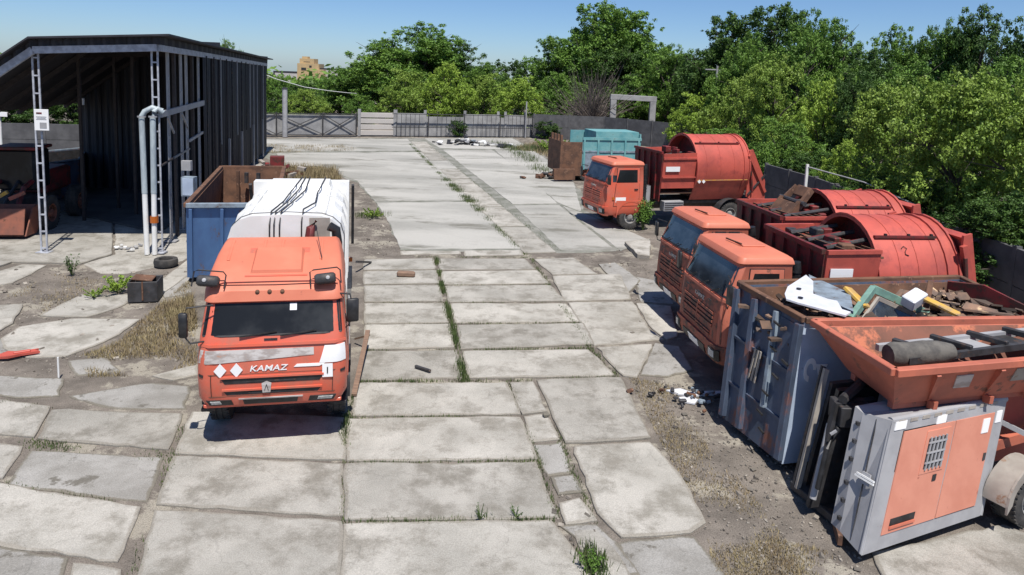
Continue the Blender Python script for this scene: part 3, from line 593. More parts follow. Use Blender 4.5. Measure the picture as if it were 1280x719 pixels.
# ---------------------------------------------------------------- red-bodied lorries on the right
def red_truck(loc, rz, label, cabL=1.35, b0=2.1, b1=3.3, b2=5.6, b3=6.3, axles=(1.2, 4.7), clean=False, zt=3.0, bc=2.2, bv=1.04, Rb=1.27, hb=1.5, mech=False, open_front=True, slotvent=False):
    t = empty('garbage_truck', loc, rz, label=label, cat='truck', group='orange cab garbage trucks parked along the right side')
    O = M['orange' if clean else 'orange_old']; FR = M['orange' if clean else 'orange_dirty']
    c_ = cabL
    lv = [(.62, .10, 1.10, c_, .2), (.75, .0, 1.17, c_, .26), (1.05, -.02, 1.18, c_, .26), (1.50, .0, 1.17, c_, .24), (1.98, .06, 1.15, c_, .2),
          (2.66, .36, 1.08, c_, .12), (2.70, .31, 1.10, c_ + .02, .13), (2.77, .32, 1.10, c_ + .02, .13), (2.83, .36, 1.06, c_, .12), (2.87, .50, .96, c_ - .06, .1)]
    cab = Cab(lv[:7]); cab.shell().build('cab', O, t, smooth=38); cab.lv = [(2.715, .30, 1.11, c_ + .03, .13)] + lv[7:]; cab.shell().build('roof_cap', M['orange_pale'], t, smooth=30); cab.lv = lv
    cab.patch('front_panel', FR, t, 'front', -.93, .93, 1.04, 1.93, .010, .02, nu=14)
    cab.patch('windscreen', M['glass_blue'], t, 'front', -.94, .94, 2.03, 2.62, .008, nu=14)
    cab.patch('windscreen_seal', M['black'], t, 'front', -.94, .94, 1.99, 2.03, .016, nv=1, nu=14)
    cab.patch('panel_lip', O, t, 'front', -.96, .96, 1.90, 1.96, .035, nv=1, nu=14)
    for a in (-.6, -.05, .45): MB().bar(cab.front(a, 1.98) + Vector((0, -.05, 0)), cab.front(a + .25, 2.12) + Vector((0, -.05, 0)), .018).build('wiper', M['black'], t)
    for a in (-.5, 0, .5): cab.patch('grab_handle', M['steel'], t, 'front', a - .06, a + .06, 1.80, 1.82, .07, .02, nv=1, nu=2)
    grille(cab, t, 1.28, 1.62, 4, .66, slatm='orange' if clean else 'orange_dirty')
    grille(cab, t, 1.08, 1.20, 2, .6, slatm='orange' if clean else 'orange_dirty')
    text('KAMAZ', .12, M['decal'], t, Matrix.Translation(cab.front(0, 1.73) + Vector((0, -.02, 0))) @ Matrix.Rotation(R(90), 4, 'X'), sx=1.2)
    bm_ = cab.patch('bumper', FR, t, 'front', -.99, .99, .62, 1.0, .06, .12, nu=16)
    cab.patch('bumper_opening', M['black'], bm_, 'front', -.5, .5, .70, .84, .075, .02)
    cab.patch('licence_plate', M['white_clean'], bm_, 'front', -.22, .22, .72, .82, .09, .01, nu=2, nv=1)
    for sg in (-1, 1):
        q = cab.patch('headlight', M['black'], t, 'front', sg * .80 - .13, sg * .80 + .13, .72, .92, .075, .03)
        cab.patch('headlight_lens', M['lamp'], q, 'front', sg * .80 - .09, sg * .80 + .06, .75, .89, .085, .02, nu=3, nv=2)
        cab.patch('turn_lamp', M['amber'], t, 'side', .32, .42, 1.28, 1.40, .03, .03, sg=sg, nu=2, nv=1)
        cab.patch('pillar_recess', M['glass_blue'], t, 'side', .33, c_ - .9 if c_ > 1.5 else .36, 2.02, 2.3, .006, .02, sg=sg, nu=2)
        cab.patch('door_gap', M['black'], t, 'side', .38, c_ - .165, 1.0, 2.62, .005, .02, sg=sg, u0t=.54)
        dr = cab.patch('door', O, t, 'side', .40, c_ - .18, 1.02, 2.60, .014, .02, sg=sg, u0t=.56)
        cab.patch('side_window', M['glass'], dr, 'side', .50, c_ - .28, 2.0, 2.52, .018, .02, sg=sg, u0t=.64)
        cab.patch('door_handle', M['black'], dr, 'side', c_ - .42, c_ - .26, 1.68, 1.73, .045, .03, sg=sg, nv=1, nu=2)
        cab.patch('door_plate', M['white_clean'], dr, 'side', .48, .95, 1.18, 1.38, .022, .02, sg=sg, nu=2, nv=1)
        MB().grid(lambda u, v, sg=sg: (sg * (.92 + .28 * v), 1.22 + .66 * math.cos(math.pi * (1 - u)), .52 + .66 * math.sin(math.pi * u)), 12, 1).build('wheel_arch', O, t, smooth=40)
        MB().prism([(.55 + 0, 1.0)] + [(1.22 + .66 * math.cos(math.pi * (1 - k / 10)), .52 + .66 * math.sin(math.pi * k / 10)) for k in range(11)] + [(1.9, .9), (1.9, 1.22), (.5, 1.25)], .03,
                   lambda y, z, h, sg=sg: (sg * (1.17 + h), y, z)).build('fender', O, t)
        mirror(t, sg * 1.36, .05, 2.15, sg)
    # roof hatch and visor
    box('roof_hatch', (0, c_ * .55 + .2, 2.885), (.62, .5, .03), M['orange_pale'], t, bev=.012)
    bar('hatch_stay', (-.3, c_ * .45, 2.915), (.28, c_ * .5, 2.925), .03, M['rusty'], t)
    if slotvent:
        for y in (.62, .98): cab.patch('vent_slot', M['black'], t, 'side', y, y + .28, 2.56, 2.63, .03, .02, sg=1, nv=1)
    tube('snorkel', [(.95, c_ + .16, 1.2), (.95, c_ + .16, 2.6), (.95, c_ + .14, 2.72)], .10, M['black'], t, 12)
    for k in range(9): MB().lathe([(0, .115), (.05, .115)], 12, 'z', (.95, c_ + .16, 1.55 + k * .12)).build('snorkel_ring', M['black'], t)
    tube('exhaust', [(-.8, c_ + .25, 1.0), (-.8, c_ + .25, 2.4)], .11, M['steel'], t, 12)
    MB().lathe([(-.35, .17), (.35, .17)], 14, 'z', (.75, c_ + .40, 1.45)).build('air_tank', M['grey'], t, smooth=40)
    chassis(t, b3 + .2, .98, axles, rim=M['rim'])
    box('battery_box', (1.0, (c_ + b1) / 2 + .3, .95), (.35, .95, .42), M['grey'], t)
    for k in range(4): box('battery_box_slat', (1.185, (c_ + b1) / 2 + .3, .82 + k * .09), (.02, .9, .03), M['steel'], t)
    for sg in (-1, 1):
        MB().grid(lambda u, v, sg=sg: (sg * (.78 + .42 * v), axles[-1] + .68 * math.cos(math.pi * (1 - u)), .55 + .66 * math.sin(math.pi * u)), 12, 1).build('mudguard', M['steel'], t, smooth=40)
    box('subframe', (0, (b0 + b3) / 2, 1.04), (1.5, b3 - b0, .14), M['chassis'], t)
    # hopper in front of the barrel
    W = 1.2; th = .05
    for sg in (-1, 1):
        s_ = MB().hexa([(sg * (W - .10), b0, hb), (sg * (W - .10 + th), b0, hb), (sg * (W - .10 + th), b1, hb), (sg * (W - .10), b1, hb),
                        (sg * W, b0, zt - .05), (sg * (W + th), b0, zt - .05), (sg * (W + th), b1, zt), (sg * W, b1, zt)]).build('hopper_side', M['red'], t)
        bar('hopper_rail', (sg * 1.23, b0, 2.2), (sg * 1.23, b1, 2.2), .05, M['red'], t, h=.06)
        bar('hopper_rail', (sg * 1.24, b0, 3.0), (sg * 1.24, b1, 3.02), .08, M['red'], t, h=.08)
        quadpatch('number_plate', [(sg * (W + .04), b0, 2.4), (sg * (W + .04), b1, 2.4), (sg * (W + .05), b1, 2.75), (sg * (W + .05), b0, 2.75)][::1 if sg > 0 else -1], .08, .50, .15, .75, .015, M['white_clean'], t)
    MB().hexa([(-W + .12, b0 - .04, 1.15), (W - .12, b0 - .04, 1.15), (W - .12, b0, 1.15), (-W + .12, b0, 1.15), (-W, b0 - .04, zt), (W, b0 - .04, zt), (W, b0, zt), (-W, b0, zt)]).build('hopper_front', M['red_dark'], t)
    for x in (-.8, -.3, .25, .75): bar('hopper_front_rib', (x, b0 - .07, 1.2), (x, b0 - .07, zt - .03), .06, M['red_dark'], t)
    bar('hopper_front_rail', (-W, b0 - .05, zt), (W, b0 - .05, zt), .1, M['red_dark'], t)
    box('hopper_floor', (0, (b0 + b1) / 2, 1.5), (2.1, b1 - b0, .06), M['rusty'], t)
    # rusty deck and clutter
    MB().hexa([(-W, b0 + .35, 2.70), (W, b0 + .35, 2.78), (W, b1 + .1, 2.86), (-W, b1 + .1, 2.80), (-W, b0 + .35, 2.74), (W, b0 + .35, 2.82), (W, b1 + .1, 2.90), (-W, b1 + .1, 2.84)]).build('hopper_deck', M['rusty'], t)
    r2 = random.Random(int(loc[1] * 10))
    for k in range(9):
        x = r2.uniform(-.95, .95); y = r2.uniform(b0 + .45, b1 - .1)
        MB().box((x, y, 2.93), (r2.uniform(.08, .4), r2.uniform(.08, .35), r2.uniform(.04, .16)), Matrix.Rotation(r2.uniform(-.5, .5), 3, 'Z'), .01).build('deck_fitting', M[r2.choice(['rusty', 'red_dark', 'steel', 'rusty'])], t)
    for k in range(7):
        x = r2.uniform(-.95, .95); y = b1 - r2.uniform(.0, .55); h_ = r2.uniform(.12, .30)
        MB().box((x, y, 2.85 + (zt - 3.0) + h_ / 2), (r2.uniform(.1, .45), r2.uniform(.1, .3), h_), Matrix.Rotation(r2.uniform(-.2, .2), 3, 'Z'), .02).build('press_frame', M[r2.choice(['red_dark', 'rusty', 'red_dark', 'steel'])], t)
    for sx in (-.7, 0, .7): tube('press_ram', [(sx, b0 + .3, 2.95), (sx * .9, b1 + .2, 3.15)], .05, M['steel'], t); bar('press_beam', (sx - .12, b0 + .35, 2.93), (sx - .1, b1, 3.08), .10, M['red_dark'], t)
    for k in range(4):
        y = b0 + .4 + k * .22; bar('deck_bar', (-1.1, y, 2.95), (1.1, y + .1, 3.0), .04, M['rusty'], t)
    # barrel: an arched shell open at the front
    def arc(rr, n=20):
        pts = [(.85, 1.15)]
        for k in range(n + 1):
            a = R(-22) + R(224) * k / n; pts.append((rr * math.cos(a), bc + rr * math.sin(a) * bv))
        return pts + [(-.85, 1.15)]
    mb = MB(); o1, o2 = arc(Rb), arc(Rb - .05)
    n = len(o1); vs = []
    for y in (b1, b2):
        for p in o1: vs.append((p[0], y, p[1]))
        for p in o2: vs.append((p[0], y, p[1]))
    fs = []
    for i in range(n - 1):
        fs += [(i, i + 1, 2 * n + i + 1, 2 * n + i), (n + i, 3 * n + i, 3 * n + i + 1, n + i + 1), (i, n + i, n + i + 1, i + 1), (2 * n + i, 2 * n + i + 1, 3 * n + i + 1, 3 * n + i)]
    mb.add(vs, fs).build('barrel', M['red'], t, smooth=25)
    MB().add([(p[0], b1 + .45, p[1]) for p in o2], [tuple(range(n))]).build('packer_plate', M['red_dark'], t)
    MB().add([(p[0], b2 - .05, p[1]) for p in o2], [tuple(range(n))]).build('barrel_back', M['red'], t)
    for y in (b1 + .0, b2 - .30, b2 - .04):
        h1, h2 = arc(Rb + .04), arc(Rb - .01); vs = [(p[0], y + d, p[1]) for d in (0, .06) for q in (h1, h2) for p in q]
        fs = []
        for i in range(n - 1): fs += [(i, i + 1, 2 * n + i + 1, 2 * n + i), (i, n + i, n + i + 1, i + 1), (2 * n + i, 2 * n + i + 1, 3 * n + i + 1, 3 * n + i)]
        MB().add(vs, fs).build('hoop', M['red'], t, smooth=25)
    for sg in (-1, 1):
        a = R(50); x, z = sg * (Rb + .03) * math.cos(a), bc + (Rb + .03) * bv * math.sin(a)
        bar('barrel_rail', (x, b1 + .1, z), (x, b2 - .35, z), .07, M['red_dark'], t, h=.05)
        for k in range(3):
            yy = b1 + .35 + (b2 - b1 - .8) * k / 2; MB().box((x, yy, z + .02), (.05, .05, .09)).build('rail_lug', M['black'], t)
        c = [(sg * 1.17, b1 + .16, 1.85), (sg * 1.17, b1 + .38, 1.85)]
        for (cx_, cy_, cz_) in c:
            a2 = R(-12); dd = .085; xo = Rb * math.cos(R(-9)) + .006
            MB().prism([(-dd, 0), (0, -dd), (dd, 0), (0, dd)], .012, lambda p, q, h, cy_=cy_, cz_=cz_, sg=sg, xo=xo: (sg * (xo + h), cy_ + p, cz_ + .17 + q)).build('diamond_mark', M['white_clean'], t)
        # tail arms and struts
        MB().prism([(b2, 3.35), (b2 + .18, 3.40), (b3 - .05, 2.0), (b3, 1.2), (b3 - .35, 1.0), (b2, 1.3)], .06, lambda y, z, h, sg=sg: (sg * (1.14 + h), y, z)).build('tail_side', M['red'], t)
        bar('tail_arm', (sg * 1.24, b2 - .02, 3.15), (sg * 1.24, b3 - .05, 1.5), .10, M['red'], t, h=.12)
        bar('tail_arm', (sg * 1.24, b2 + .05, 1.4), (sg * 1.24, b3 - .1, 2.3), .06, M['steel'], t)
        tube('tail_ram', [(sg * 1.28, b2 + .02, 2.9), (sg * 1.28, b2 + .25, 1.5)], .045, M['red_dark'], t)
        box('tail_lamp', (sg * 1.15, b3 + .02, 1.0), (.22, .08, .14), M['amber'], t)
    MB().prism([(b2, 3.30), (b2 + .18, 3.36), (b3 - .08, 2.05), (b3 - .1, 1.95), (b2 + .1, 3.2)], 2.28, lambda y, z, h: (-1.14 + h, y, z)).build('tail_cover', M['red'], t)
    box('tail_floor', (0, (b2 + b3) / 2, 1.1), (2.2, b3 - b2, .08), M['rusty'], t)
    tube('side_stripe', [(1.275, b1 + .05, 2.07), (1.275, b2 - .05, 2.07)], .012, M['yellow'], t, 4)
    for k in range(3):
        yy = b1 + .5 + k * (b2 - b1 - .6) / 3; h1 = arc(Rb + .006); mb = MB(); mb.tube([(p[0], yy, p[1]) for p in h1[2:-2]], .006, 4, cap=False); mb.build('weld_seam', M['red'], t)
    if not mech and not clean:
        a = R(34); x, z = (Rb + .01) * math.cos(a), bc + (Rb + .01) * bv * math.sin(a); f = lambda q, h: ((Rb + .012) * math.cos(a + h / Rb), b1 + .62 + q, bc + (Rb + .012) * bv * math.sin(a + h / Rb))
        tube('scribble', [f(0, .10), f(.06, .15), f(.12, .10), f(.06, .03), f(.05, -.02), f(.12, -.05)], .009, M['black'], t, 5)
    if mech:
        y0 = b1 - .75
        for sx in (-.42, .42):
            bar('lift_arm', (sx, y0 - .35, 2.65), (sx, y0 + .1, 3.25), .13, M['rusty'], t, h=.18); bar('lift_arm', (sx, y0 + .1, 3.2), (sx * .8, y0 + .42, 3.58), .10, M['rusty'], t, h=.14)
        MB().box((0, y0 + .38, 3.48), (.60, .10, .30), Matrix.Rotation(R(-30), 3, 'X'), .02).build('lift_plate', M['rusty'], t)
        MB().box((0, y0 - .18, 2.98), (.80, .08, .60), Matrix.Rotation(R(-38), 3, 'X'), .02).build('lift_plate', M['rusty'], t)
        MB().box((0, y0 - .62, 2.62), (1.25, .10, .42), Matrix.Rotation(R(-45), 3, 'X'), .02).build('lift_plate', M['sand'], t)
        tube('lift_rod', [(-.6, y0 + .1, 3.25), (.6, y0 + .1, 3.25)], .06, M['steel'], t)
    return t
red_truck((4.15, 14.72, 0), R(-90 + 8), 'orange cab garbage truck with red barrel body right behind the rubbish skip', cabL=1.45, b0=2.08, b1=3.25, b2=5.1, b3=5.65, axles=(1.2, 4.3))
red_truck((4.30, 18.05, 0), R(-90 + 9), 'middle orange cab garbage truck with rusty lifting arms over its red hopper', cabL=1.5, b0=2.35, b1=3.9, b2=5.9, b3=6.5, axles=(1.2, 4.9), mech=True, slotvent=True)
red_truck((3.50, 29.70, 0), R(-90 + 19), 'clean orange cab garbage truck with red barrel body beside the turquoise container', cabL=1.75, b0=2.6, b1=4.2, b2=6.9, b3=7.9, axles=(1.25, 6.2), clean=True, zt=3.25, bc=2.5, bv=1.1, Rb=1.32, hb=1.72)

#@@SHED
# ================================================================== SHED
P1 = Vector((-14.89, 21.98, 0)); P2 = Vector((-11.46, 22.52, 0)); FD = (P1 - P2).normalized()
P3 = Vector((*at(331, 190)[:2], 0)); SD = (P3 - P2); SLEN = SD.length; SD.normalize()
z1, z2, z3 = atY(55, 64, P1.y)[2], atY(204, 61, P2.y)[2], atY(331, 82, P3.y)[2]
PE = P1 + FD * 3.6; zE = atY(-110, 166, PE.y)[2]
shed = empty('open_shed', (P2.x, P2.y, 0), label='open steel shed with dark cladding and white lattice posts on the left', cat='shed')
shed.location = (0, 0, 0)
def lattice(t, p, ztop, w_=.17, d=.05, material='shed_steel', step=.55, axis=FD, name='lattice_post'):
    mb = MB(); a = Vector(axis) * (w_ / 2); z = 0
    for s_ in (-1, 1):
        q = Vector(p) + a * s_; mb.bar((q.x, q.y, 0), (q.x, q.y, ztop), .042, d, up=tuple(axis))
    k = .15
    while k < ztop - .1:
        mb.bar(Vector(p) - a + Vector((0, 0, k)), Vector(p) + a + Vector((0, 0, k)), .05, d * .9); k += step
    mb.box((p[0], p[1], .02), (.4, .3, .04))
    return mb.build(name, M[material], t)
lattice(shed, P1, z1); lattice(shed, P2, z2, .18)
def beam(name, a, b, za, zb, h, w_, material, t=shed, off=Vector((0, 0, 0))):
    a = Vector((a.x, a.y, za)) + off; b = Vector((b.x, b.y, zb)) + off
    return MB().bar(a, b, w_, h).build(name, M[material], t)
U = Vector((0, 0, 1)); OUT = -SD * .12
beam('eave_beam', P1, P2 - FD * .1, z1 + .02, z2 + .02, .22, .12, 'shed_steel', off=OUT); beam('eave_beam', PE, P1, zE, z1 + .02, .22, .12, 'shed_steel', off=OUT)
OUTR = Vector((.14, 0, 0))
beam('eave_beam', P2, P3, z2 + .02, z3 + .05, .20, .10, 'shed_steel', off=OUTR)
RT0 = .48
def wallsheet(name, a, b, z0a, z0b, z1a, z1b, material, t=shed, n=40, amp=.035):
    """corrugated sheeting between a and b"""
    a, b = Vector(a), Vector(b); d = (b - a).normalized(); nr = Vector((d.y, -d.x, 0)); L = (b - a).length
    def fn(u, v):
        p = a.lerp(b, u); zz = (z0a + (z0b - z0a) * u) * (1 - v) + (z1a + (z1b - z1a) * u) * v
        return p + nr * (amp * (1 if (round(u * n) // 2) % 2 else -1)) + U * zz
    return MB().grid(fn, n, 1).build(name, M[material], t)
wallsheet('fascia_sheet', P1 + OUT * 1.2, P2 - FD * .2 + OUT * 1.2, z1 + .13, z2 + .13, z1 + .34, z2 + .36, 'roof')
wallsheet('fascia_sheet', PE + OUT * 1.2, P1 + OUT * 1.2, zE + .12, z1 + .13, zE + .34, z1 + .34, 'roof')
wallsheet('fascia_sheet', P2 + OUTR * 1.2, P3 + OUTR * 1.2, z2 + .13, z3 + .15, z2 + .36, z3 + .38, 'roof', n=120)
# roof sheets with real thickness, their ridge over the first post
def roofquad(a, b, c, d, za, zb, zc, zd):
    mb = MB(); q = [Vector((p.x, p.y, z_)) for p, z_ in zip((a, b, c, d), (za, zb, zc, zd))]
    mb.hexa(q + [p + U * .06 for p in q]); return mb.build('roof_sheet', M['roof'], shed)
FO = -SD * .45; RO = -FD * .55; P4 = P1 + SD * SLEN; PE4 = PE + SD * SLEN
roofquad(P1 + FO, P2 + FO + RO, P3 + RO + SD * .3, P4 + SD * .3, z1 + .36, z2 + .40, z3 + .42, z1 + .2)
roofquad(PE + FO, P1 + FO, P4 + SD * .3, PE4 + SD * .3, zE + .36, z1 + .363, z1 + .203, zE + .1)
for k in range(1, 12):
    o_ = SD * (SLEN * k / 12); t_ = k / 12
    beam('purlin', P1 + o_, P2 + o_, z1 + .18, (z2 + (z3 - z2) * t_) + .18, .16, .08, 'shed_brown')
    beam('purlin', PE + o_, P1 + o_, zE + .15, z1 + .18, .16, .08, 'shed_brown')
# side: open bays first, then cladding sheets
for t_, wd in ((.055, 1), (.085, 0), (.12, 1), (.15, 1), (.185, 0), (.225, 1)):
    p = P2 + SD * SLEN * t_; zt_ = z2 + (z3 - z2) * t_
    (lattice(shed, p, zt_, .20, .10, 'grey', .5, axis=SD) if wd else beam('side_post', p, p, 0, zt_, .1, .1, 'shed_brown'))
p0, p1 = P2, P2 + SD * SLEN * .235
beam('girt', p0, p1, 4.55, 4.6, .20, .08, 'grey', off=OUTR)
beam('girt', P2 + SD * SLEN * .14, P2 + SD * SLEN * .225, 3.3, 3.4, .1, .06, 'grey', off=OUTR)
beam('girt', P2 + SD * SLEN * .0, P2 + SD * SLEN * .055, 2.9, 2.95, .05, .05, 'shed_brown', off=OUTR)
beam('girt', P2 + SD * SLEN * .055, P2 + SD * SLEN * .14, 2.95, 3.0, .06, .05, 'sand', off=OUTR)
beam('brace', P2 + SD * .9, P2 + SD * 1.7, 4.4, 3.8, .07, .05, 'grey', off=OUTR); beam('brace', P2 + SD * 2.9, P2 + SD * 3.8, 4.4, 3.8, .07, .05, 'grey', off=OUTR)
NP = 16
for k in range(NP):
    ta, tb = .235 + (1 - .235) * k / NP, .235 + (1 - .235) * (k + .985) / NP
    a, b = P2 + SD * SLEN * ta, P2 + SD * SLEN * tb
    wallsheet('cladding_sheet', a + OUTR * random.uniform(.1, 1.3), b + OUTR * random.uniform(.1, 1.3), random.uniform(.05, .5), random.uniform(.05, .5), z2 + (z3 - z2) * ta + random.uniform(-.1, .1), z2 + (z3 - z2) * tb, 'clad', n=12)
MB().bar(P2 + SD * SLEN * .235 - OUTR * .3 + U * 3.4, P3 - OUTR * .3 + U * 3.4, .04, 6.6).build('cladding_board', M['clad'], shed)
for t_ in (.30, .36):
    lattice(shed, P2 + SD * SLEN * t_ + OUTR * 1.2, z2 + (z3 - z2) * t_, .16, .08, 'shed_brown', .5, axis=SD)
for k in range(13):
    t_ = .25 + k * .055; beam('cladding_batten', P2 + SD * SLEN * t_ + OUTR * 1.5, P2 + SD * SLEN * t_ + OUTR * 1.5 + SD * .01, random.choice((.1, .1, 2.5)), z2 + (z3 - z2) * t_, .05, .04, random.choice(('grey', 'shed_brown', 'steel')))
for t_ in (.42, .56, .72, .88):
    beam('cladding_prop', P2 + SD * SLEN * t_, P2 + SD * SLEN * t_ + SD * .01, .1, 2.6, .09, .09, 'grey', off=OUTR * 2).data
B1 = Vector((*at(104, 215)[:2], 0)); B1 = Vector(atY(104, 200, 33.5)); B1.z = 0; B2 = P2 + SD * 11.2
for k in range(7):
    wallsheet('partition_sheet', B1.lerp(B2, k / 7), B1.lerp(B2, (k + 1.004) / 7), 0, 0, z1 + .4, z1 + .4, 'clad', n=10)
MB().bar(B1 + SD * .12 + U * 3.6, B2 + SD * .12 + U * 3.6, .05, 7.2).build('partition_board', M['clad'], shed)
for px_, py_ in ((105, 276), (148, 262), (170, 270)):
    q = Vector((*at(px_, py_), 0)); beam('inner_post', q, q + Vector((.01, 0, 0)), 0, z1 + .1, .10, .10, 'shed_brown')
for k in range(2): beam('inner_beam', Vector((*at(105, 276), 0)), P2 + SD * 4.5, z1 - .1, z2 - .1, .16, .1, 'shed_brown')
slab([(60, 262), (104, 210), (330, 196), (300, 228), (236, 262), (200, 292)], M['shade_floor'], apron, z=.03, name='floor_slab')
MB().bar(P4 + SD * .1 + U * 3.6, P3 + SD * .1 + U * 3.4, .05, 6.8).build('rear_board', M['clad'], shed)
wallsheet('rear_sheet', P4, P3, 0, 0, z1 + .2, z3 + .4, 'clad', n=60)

# things on and by the shed
def plate_thing(name, c, w_, h, material, label, cat, th=.03, rz=0.):
    t = MB().box((0, 0, 0), (w_, th, h), None, .006).build(name, M[material], None, loc=c); t.rotation_euler = (0, 0, rz); tag(t, label, cat); return t
c = Vector(atY(51.5, 150, P1.y - .12))
sg_ = plate_thing('notice_board', c, .42, .66, 'white_clean', 'white notice with small print fixed to the left lattice post of the shed', 'sign', rz=.12)
for (z_, w_, mt) in ((.21, .16, 'red_dark'), (.10, .30, 'grey'), (.06, .26, 'grey'), (.02, .30, 'grey')):
    MB().box((0 if mt == 'grey' else -.06, -.019, z_), (w_, .006, .018 if mt == 'grey' else .05)).build('printed_line', M[mt], sg_)
MB().box((.05, -.019, -.17), (.2, .006, .18)).build('printed_block', M['grey'], sg_)
c = Vector(atY(233, 207, P2.y + 1.2)); plate_thing('junction_box', c, .32, .34, 'grey', 'small pale junction box on the second lattice post of the shed', 'electrical box', .16)
c = Vector(atY(236, 233, P2.y + 1.0)); eb = plate_thing('switch_cabinet', c, .42, .66, 'blue_rim', 'pale blue switch cabinet on the shed side above the blue skip', 'electrical box', .3)
MB().box((.02, -.155, 0), (.36, .02, .58), None, .008).build('cabinet_door', M['blue_light'], eb)
c = Vector(atY(101, 127, 27)); plate_thing('wall_lamp', c, .18, .26, 'white_clean', 'small white lamp box hanging on the inner shed post', 'lamp', .12)
for k, (bx, tx) in enumerate(((183.5, 176.5), (193, 190.5))):
    hp = empty('heating_pipe', label=('left of two silver insulated pipes rising beside the shed corner post', 'right of two silver insulated pipes, with an orange band, by the shed post')[k], cat='pipe', group='insulated pipes at the shed corner')
    b_ = Vector((*at(bx, 318), 0)); tp = Vector(atY(tx, 146, b_.y)); m_ = b_.lerp(tp, .45)
    tube('pipe_boot', [b_, m_ - U * .0], .08, M['white'], hp, 12); tube('pipe_run', [m_, tp], .088, M['insul'], hp, 12)
    e2 = Vector(atY(203, 139, P2.y - .05)) + Vector((0, 0, -.05 * k))
    tube('pipe_elbow', [tp, tp.lerp(e2, .15) + U * .14, tp.lerp(e2, .5) + U * .2, e2], .085, M['insul'], hp, 12)
    MB().lathe([(-.02, .13), (.03, .13)], 14, 'z', tuple(tp)).build('pipe_clamp', M['grey'], hp)
    if k: MB().lathe([(-.11, .125), (.11, .125)], 14, 'z', tuple(b_.lerp(tp, .26))).build('orange_band', M['amber'], hp)

# concrete fence behind the shed
def panel_fence(pts, h, label, material='conc_wall', step=2.5, slats=3, post=.16, gapz=0.):
    t = empty('concrete_fence', label=label, cat='fence')
    for a, b in zip(pts, pts[1:]):
        a, b = Vector((*a, 0)), Vector((*b, 0)); n = max(1, round((b - a).length / step))
        for k in range(n):
            p, q = a.lerp(b, k / n), a.lerp(b, (k + 1) / n); d = (q - p).normalized()
            for s_ in range(slats):
                z0 = h * s_ / slats + .01; z1_ = h * (s_ + 1) / slats - .01 - gapz
                MB().bar((p + d * .07) + U * (z0 + z1_) / 2, (q - d * .07) + U * (z0 + z1_) / 2, .10 + random.uniform(0, .03), z1_ - z0).build('concrete_panel', M[material], t)
            MB().box((p.x, p.y, h / 2), (post, post, h + .1)).build('fence_post', M[material], t)
    return t
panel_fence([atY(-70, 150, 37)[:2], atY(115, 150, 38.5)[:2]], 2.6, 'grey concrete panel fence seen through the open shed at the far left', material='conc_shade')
t = empty('sign_pole', label='thin white pole with small plate at the left edge behind the shed post', cat='pole')
q = Vector(atY(3, 215, 30)); tube('pole', [(q.x, q.y, 0), (q.x, q.y, atY(3, 132, 30)[2])], .05, M['white'], t)
q = atY(2, 143, 29.9); box('pole_plate', q, (.45, .03, .2), M['white_clean'], t)

# ---------------------------------------------------------------- open skips
def skip(name, label, cat, bot, top, zb, zt, mo, mi, mr, th=.06, ribs=(), rimw=.1, ribm=None, group=None, mats=None, rims=None):
    t = empty(name, label=label, cat=cat, group=group)
    B = [Vector((*p[:2], p[2] if len(p) > 2 else zb)) for p in bot]; T = [Vector((*p[:2], p[2] if len(p) > 2 else zt)) for p in top]
    cb, ct = sum(B, Vector()) / 4, sum(T, Vector()) / 4
    def inset(P, k):
        o = []
        for i in range(4):
            a, b, c = P[i - 1], P[i], P[(i + 1) % 4]; n1 = Vector((-(b - a).y, (b - a).x, 0)).normalized(); n2 = Vector((-(c - b).y, (c - b).x, 0)).normalized()
            o.append(b + (n1 + n2) / (1 + n1.dot(n2)) * k)
        return o
    IB, IT = {}, {}
    def inn(p, c, k):
        d_ = IB if c is cb else IT; P = B if c is cb else T
        if k not in d_: d_[k] = inset(P, k)
        return d_[k][[q_ is p for q_ in P].index(True)]
    for i in range(4):
        j = (i + 1) % 4; mo_ = (mats or {}).get(i, mo)
        MB().hexa([B[i], B[j], inn(B[j], cb, th), inn(B[i], cb, th), T[i], T[j], inn(T[j], ct, th), inn(T[i], ct, th)]).build('side_wall', M[mo_], t)
        MB().hexa([inn(B[i], cb, th + .003), inn(B[j], cb, th + .003), inn(B[j], cb, th + .03), inn(B[i], cb, th + .03), inn(T[i], ct, th + .003) - U * .04, inn(T[j], ct, th + .003) - U * .04, inn(T[j], ct, th + .03) - U * .04, inn(T[i], ct, th + .03) - U * .04]).build('inner_lining', M[mi], t)
        MB().bar(T[i] + U * .02, T[j] + U * .02, rimw, rimw * .9, bev=.01).build('rim', M[(rims or {}).get(i, mr)], t)
    MB().hexa([inn(p, cb, .02) + U * .05 for p in B] + [inn(p, cb, .02) + U * .10 for p in B]).build('floor_plate', M[mi], t)
    for (i, us, wd, dp) in ribs:
        j = (i + 1) % 4; nr = (B[j] - B[i]).cross(T[i] - B[i]).normalized()
        for u in us:
            a = B[i].lerp(B[j], u) + nr * dp / 2; b = T[i].lerp(T[j], u) + nr * dp / 2 - U * .06
            MB().bar(a, b, wd, dp, up=tuple(nr), bev=.01).build('wall_rib', M[ribm or mo_], t)
    return t, B, T
blue, _, _ = skip('blue_skip', 'long open blue skip with rusty inside behind the white garbage truck', 'skip',
    [(-9.2, 19.6), (-6.9, 20.1), (-9.0, 26.9), (-11.2, 26.3)], [(-8.98, 19.15), (-6.7, 19.7), (-8.85, 27.1), (-11.05, 26.5)], .12, 2.3, 'blue', 'rusty', 'blue_rim',
    ribs=((0, (.05, .40, .72, .95), .09, .06), (3, (.1, .3, .5, .7, .9), .1, .07)), rimw=.14, rims={1: 'rusty', 2: 'rusty', 3: 'rusty'})
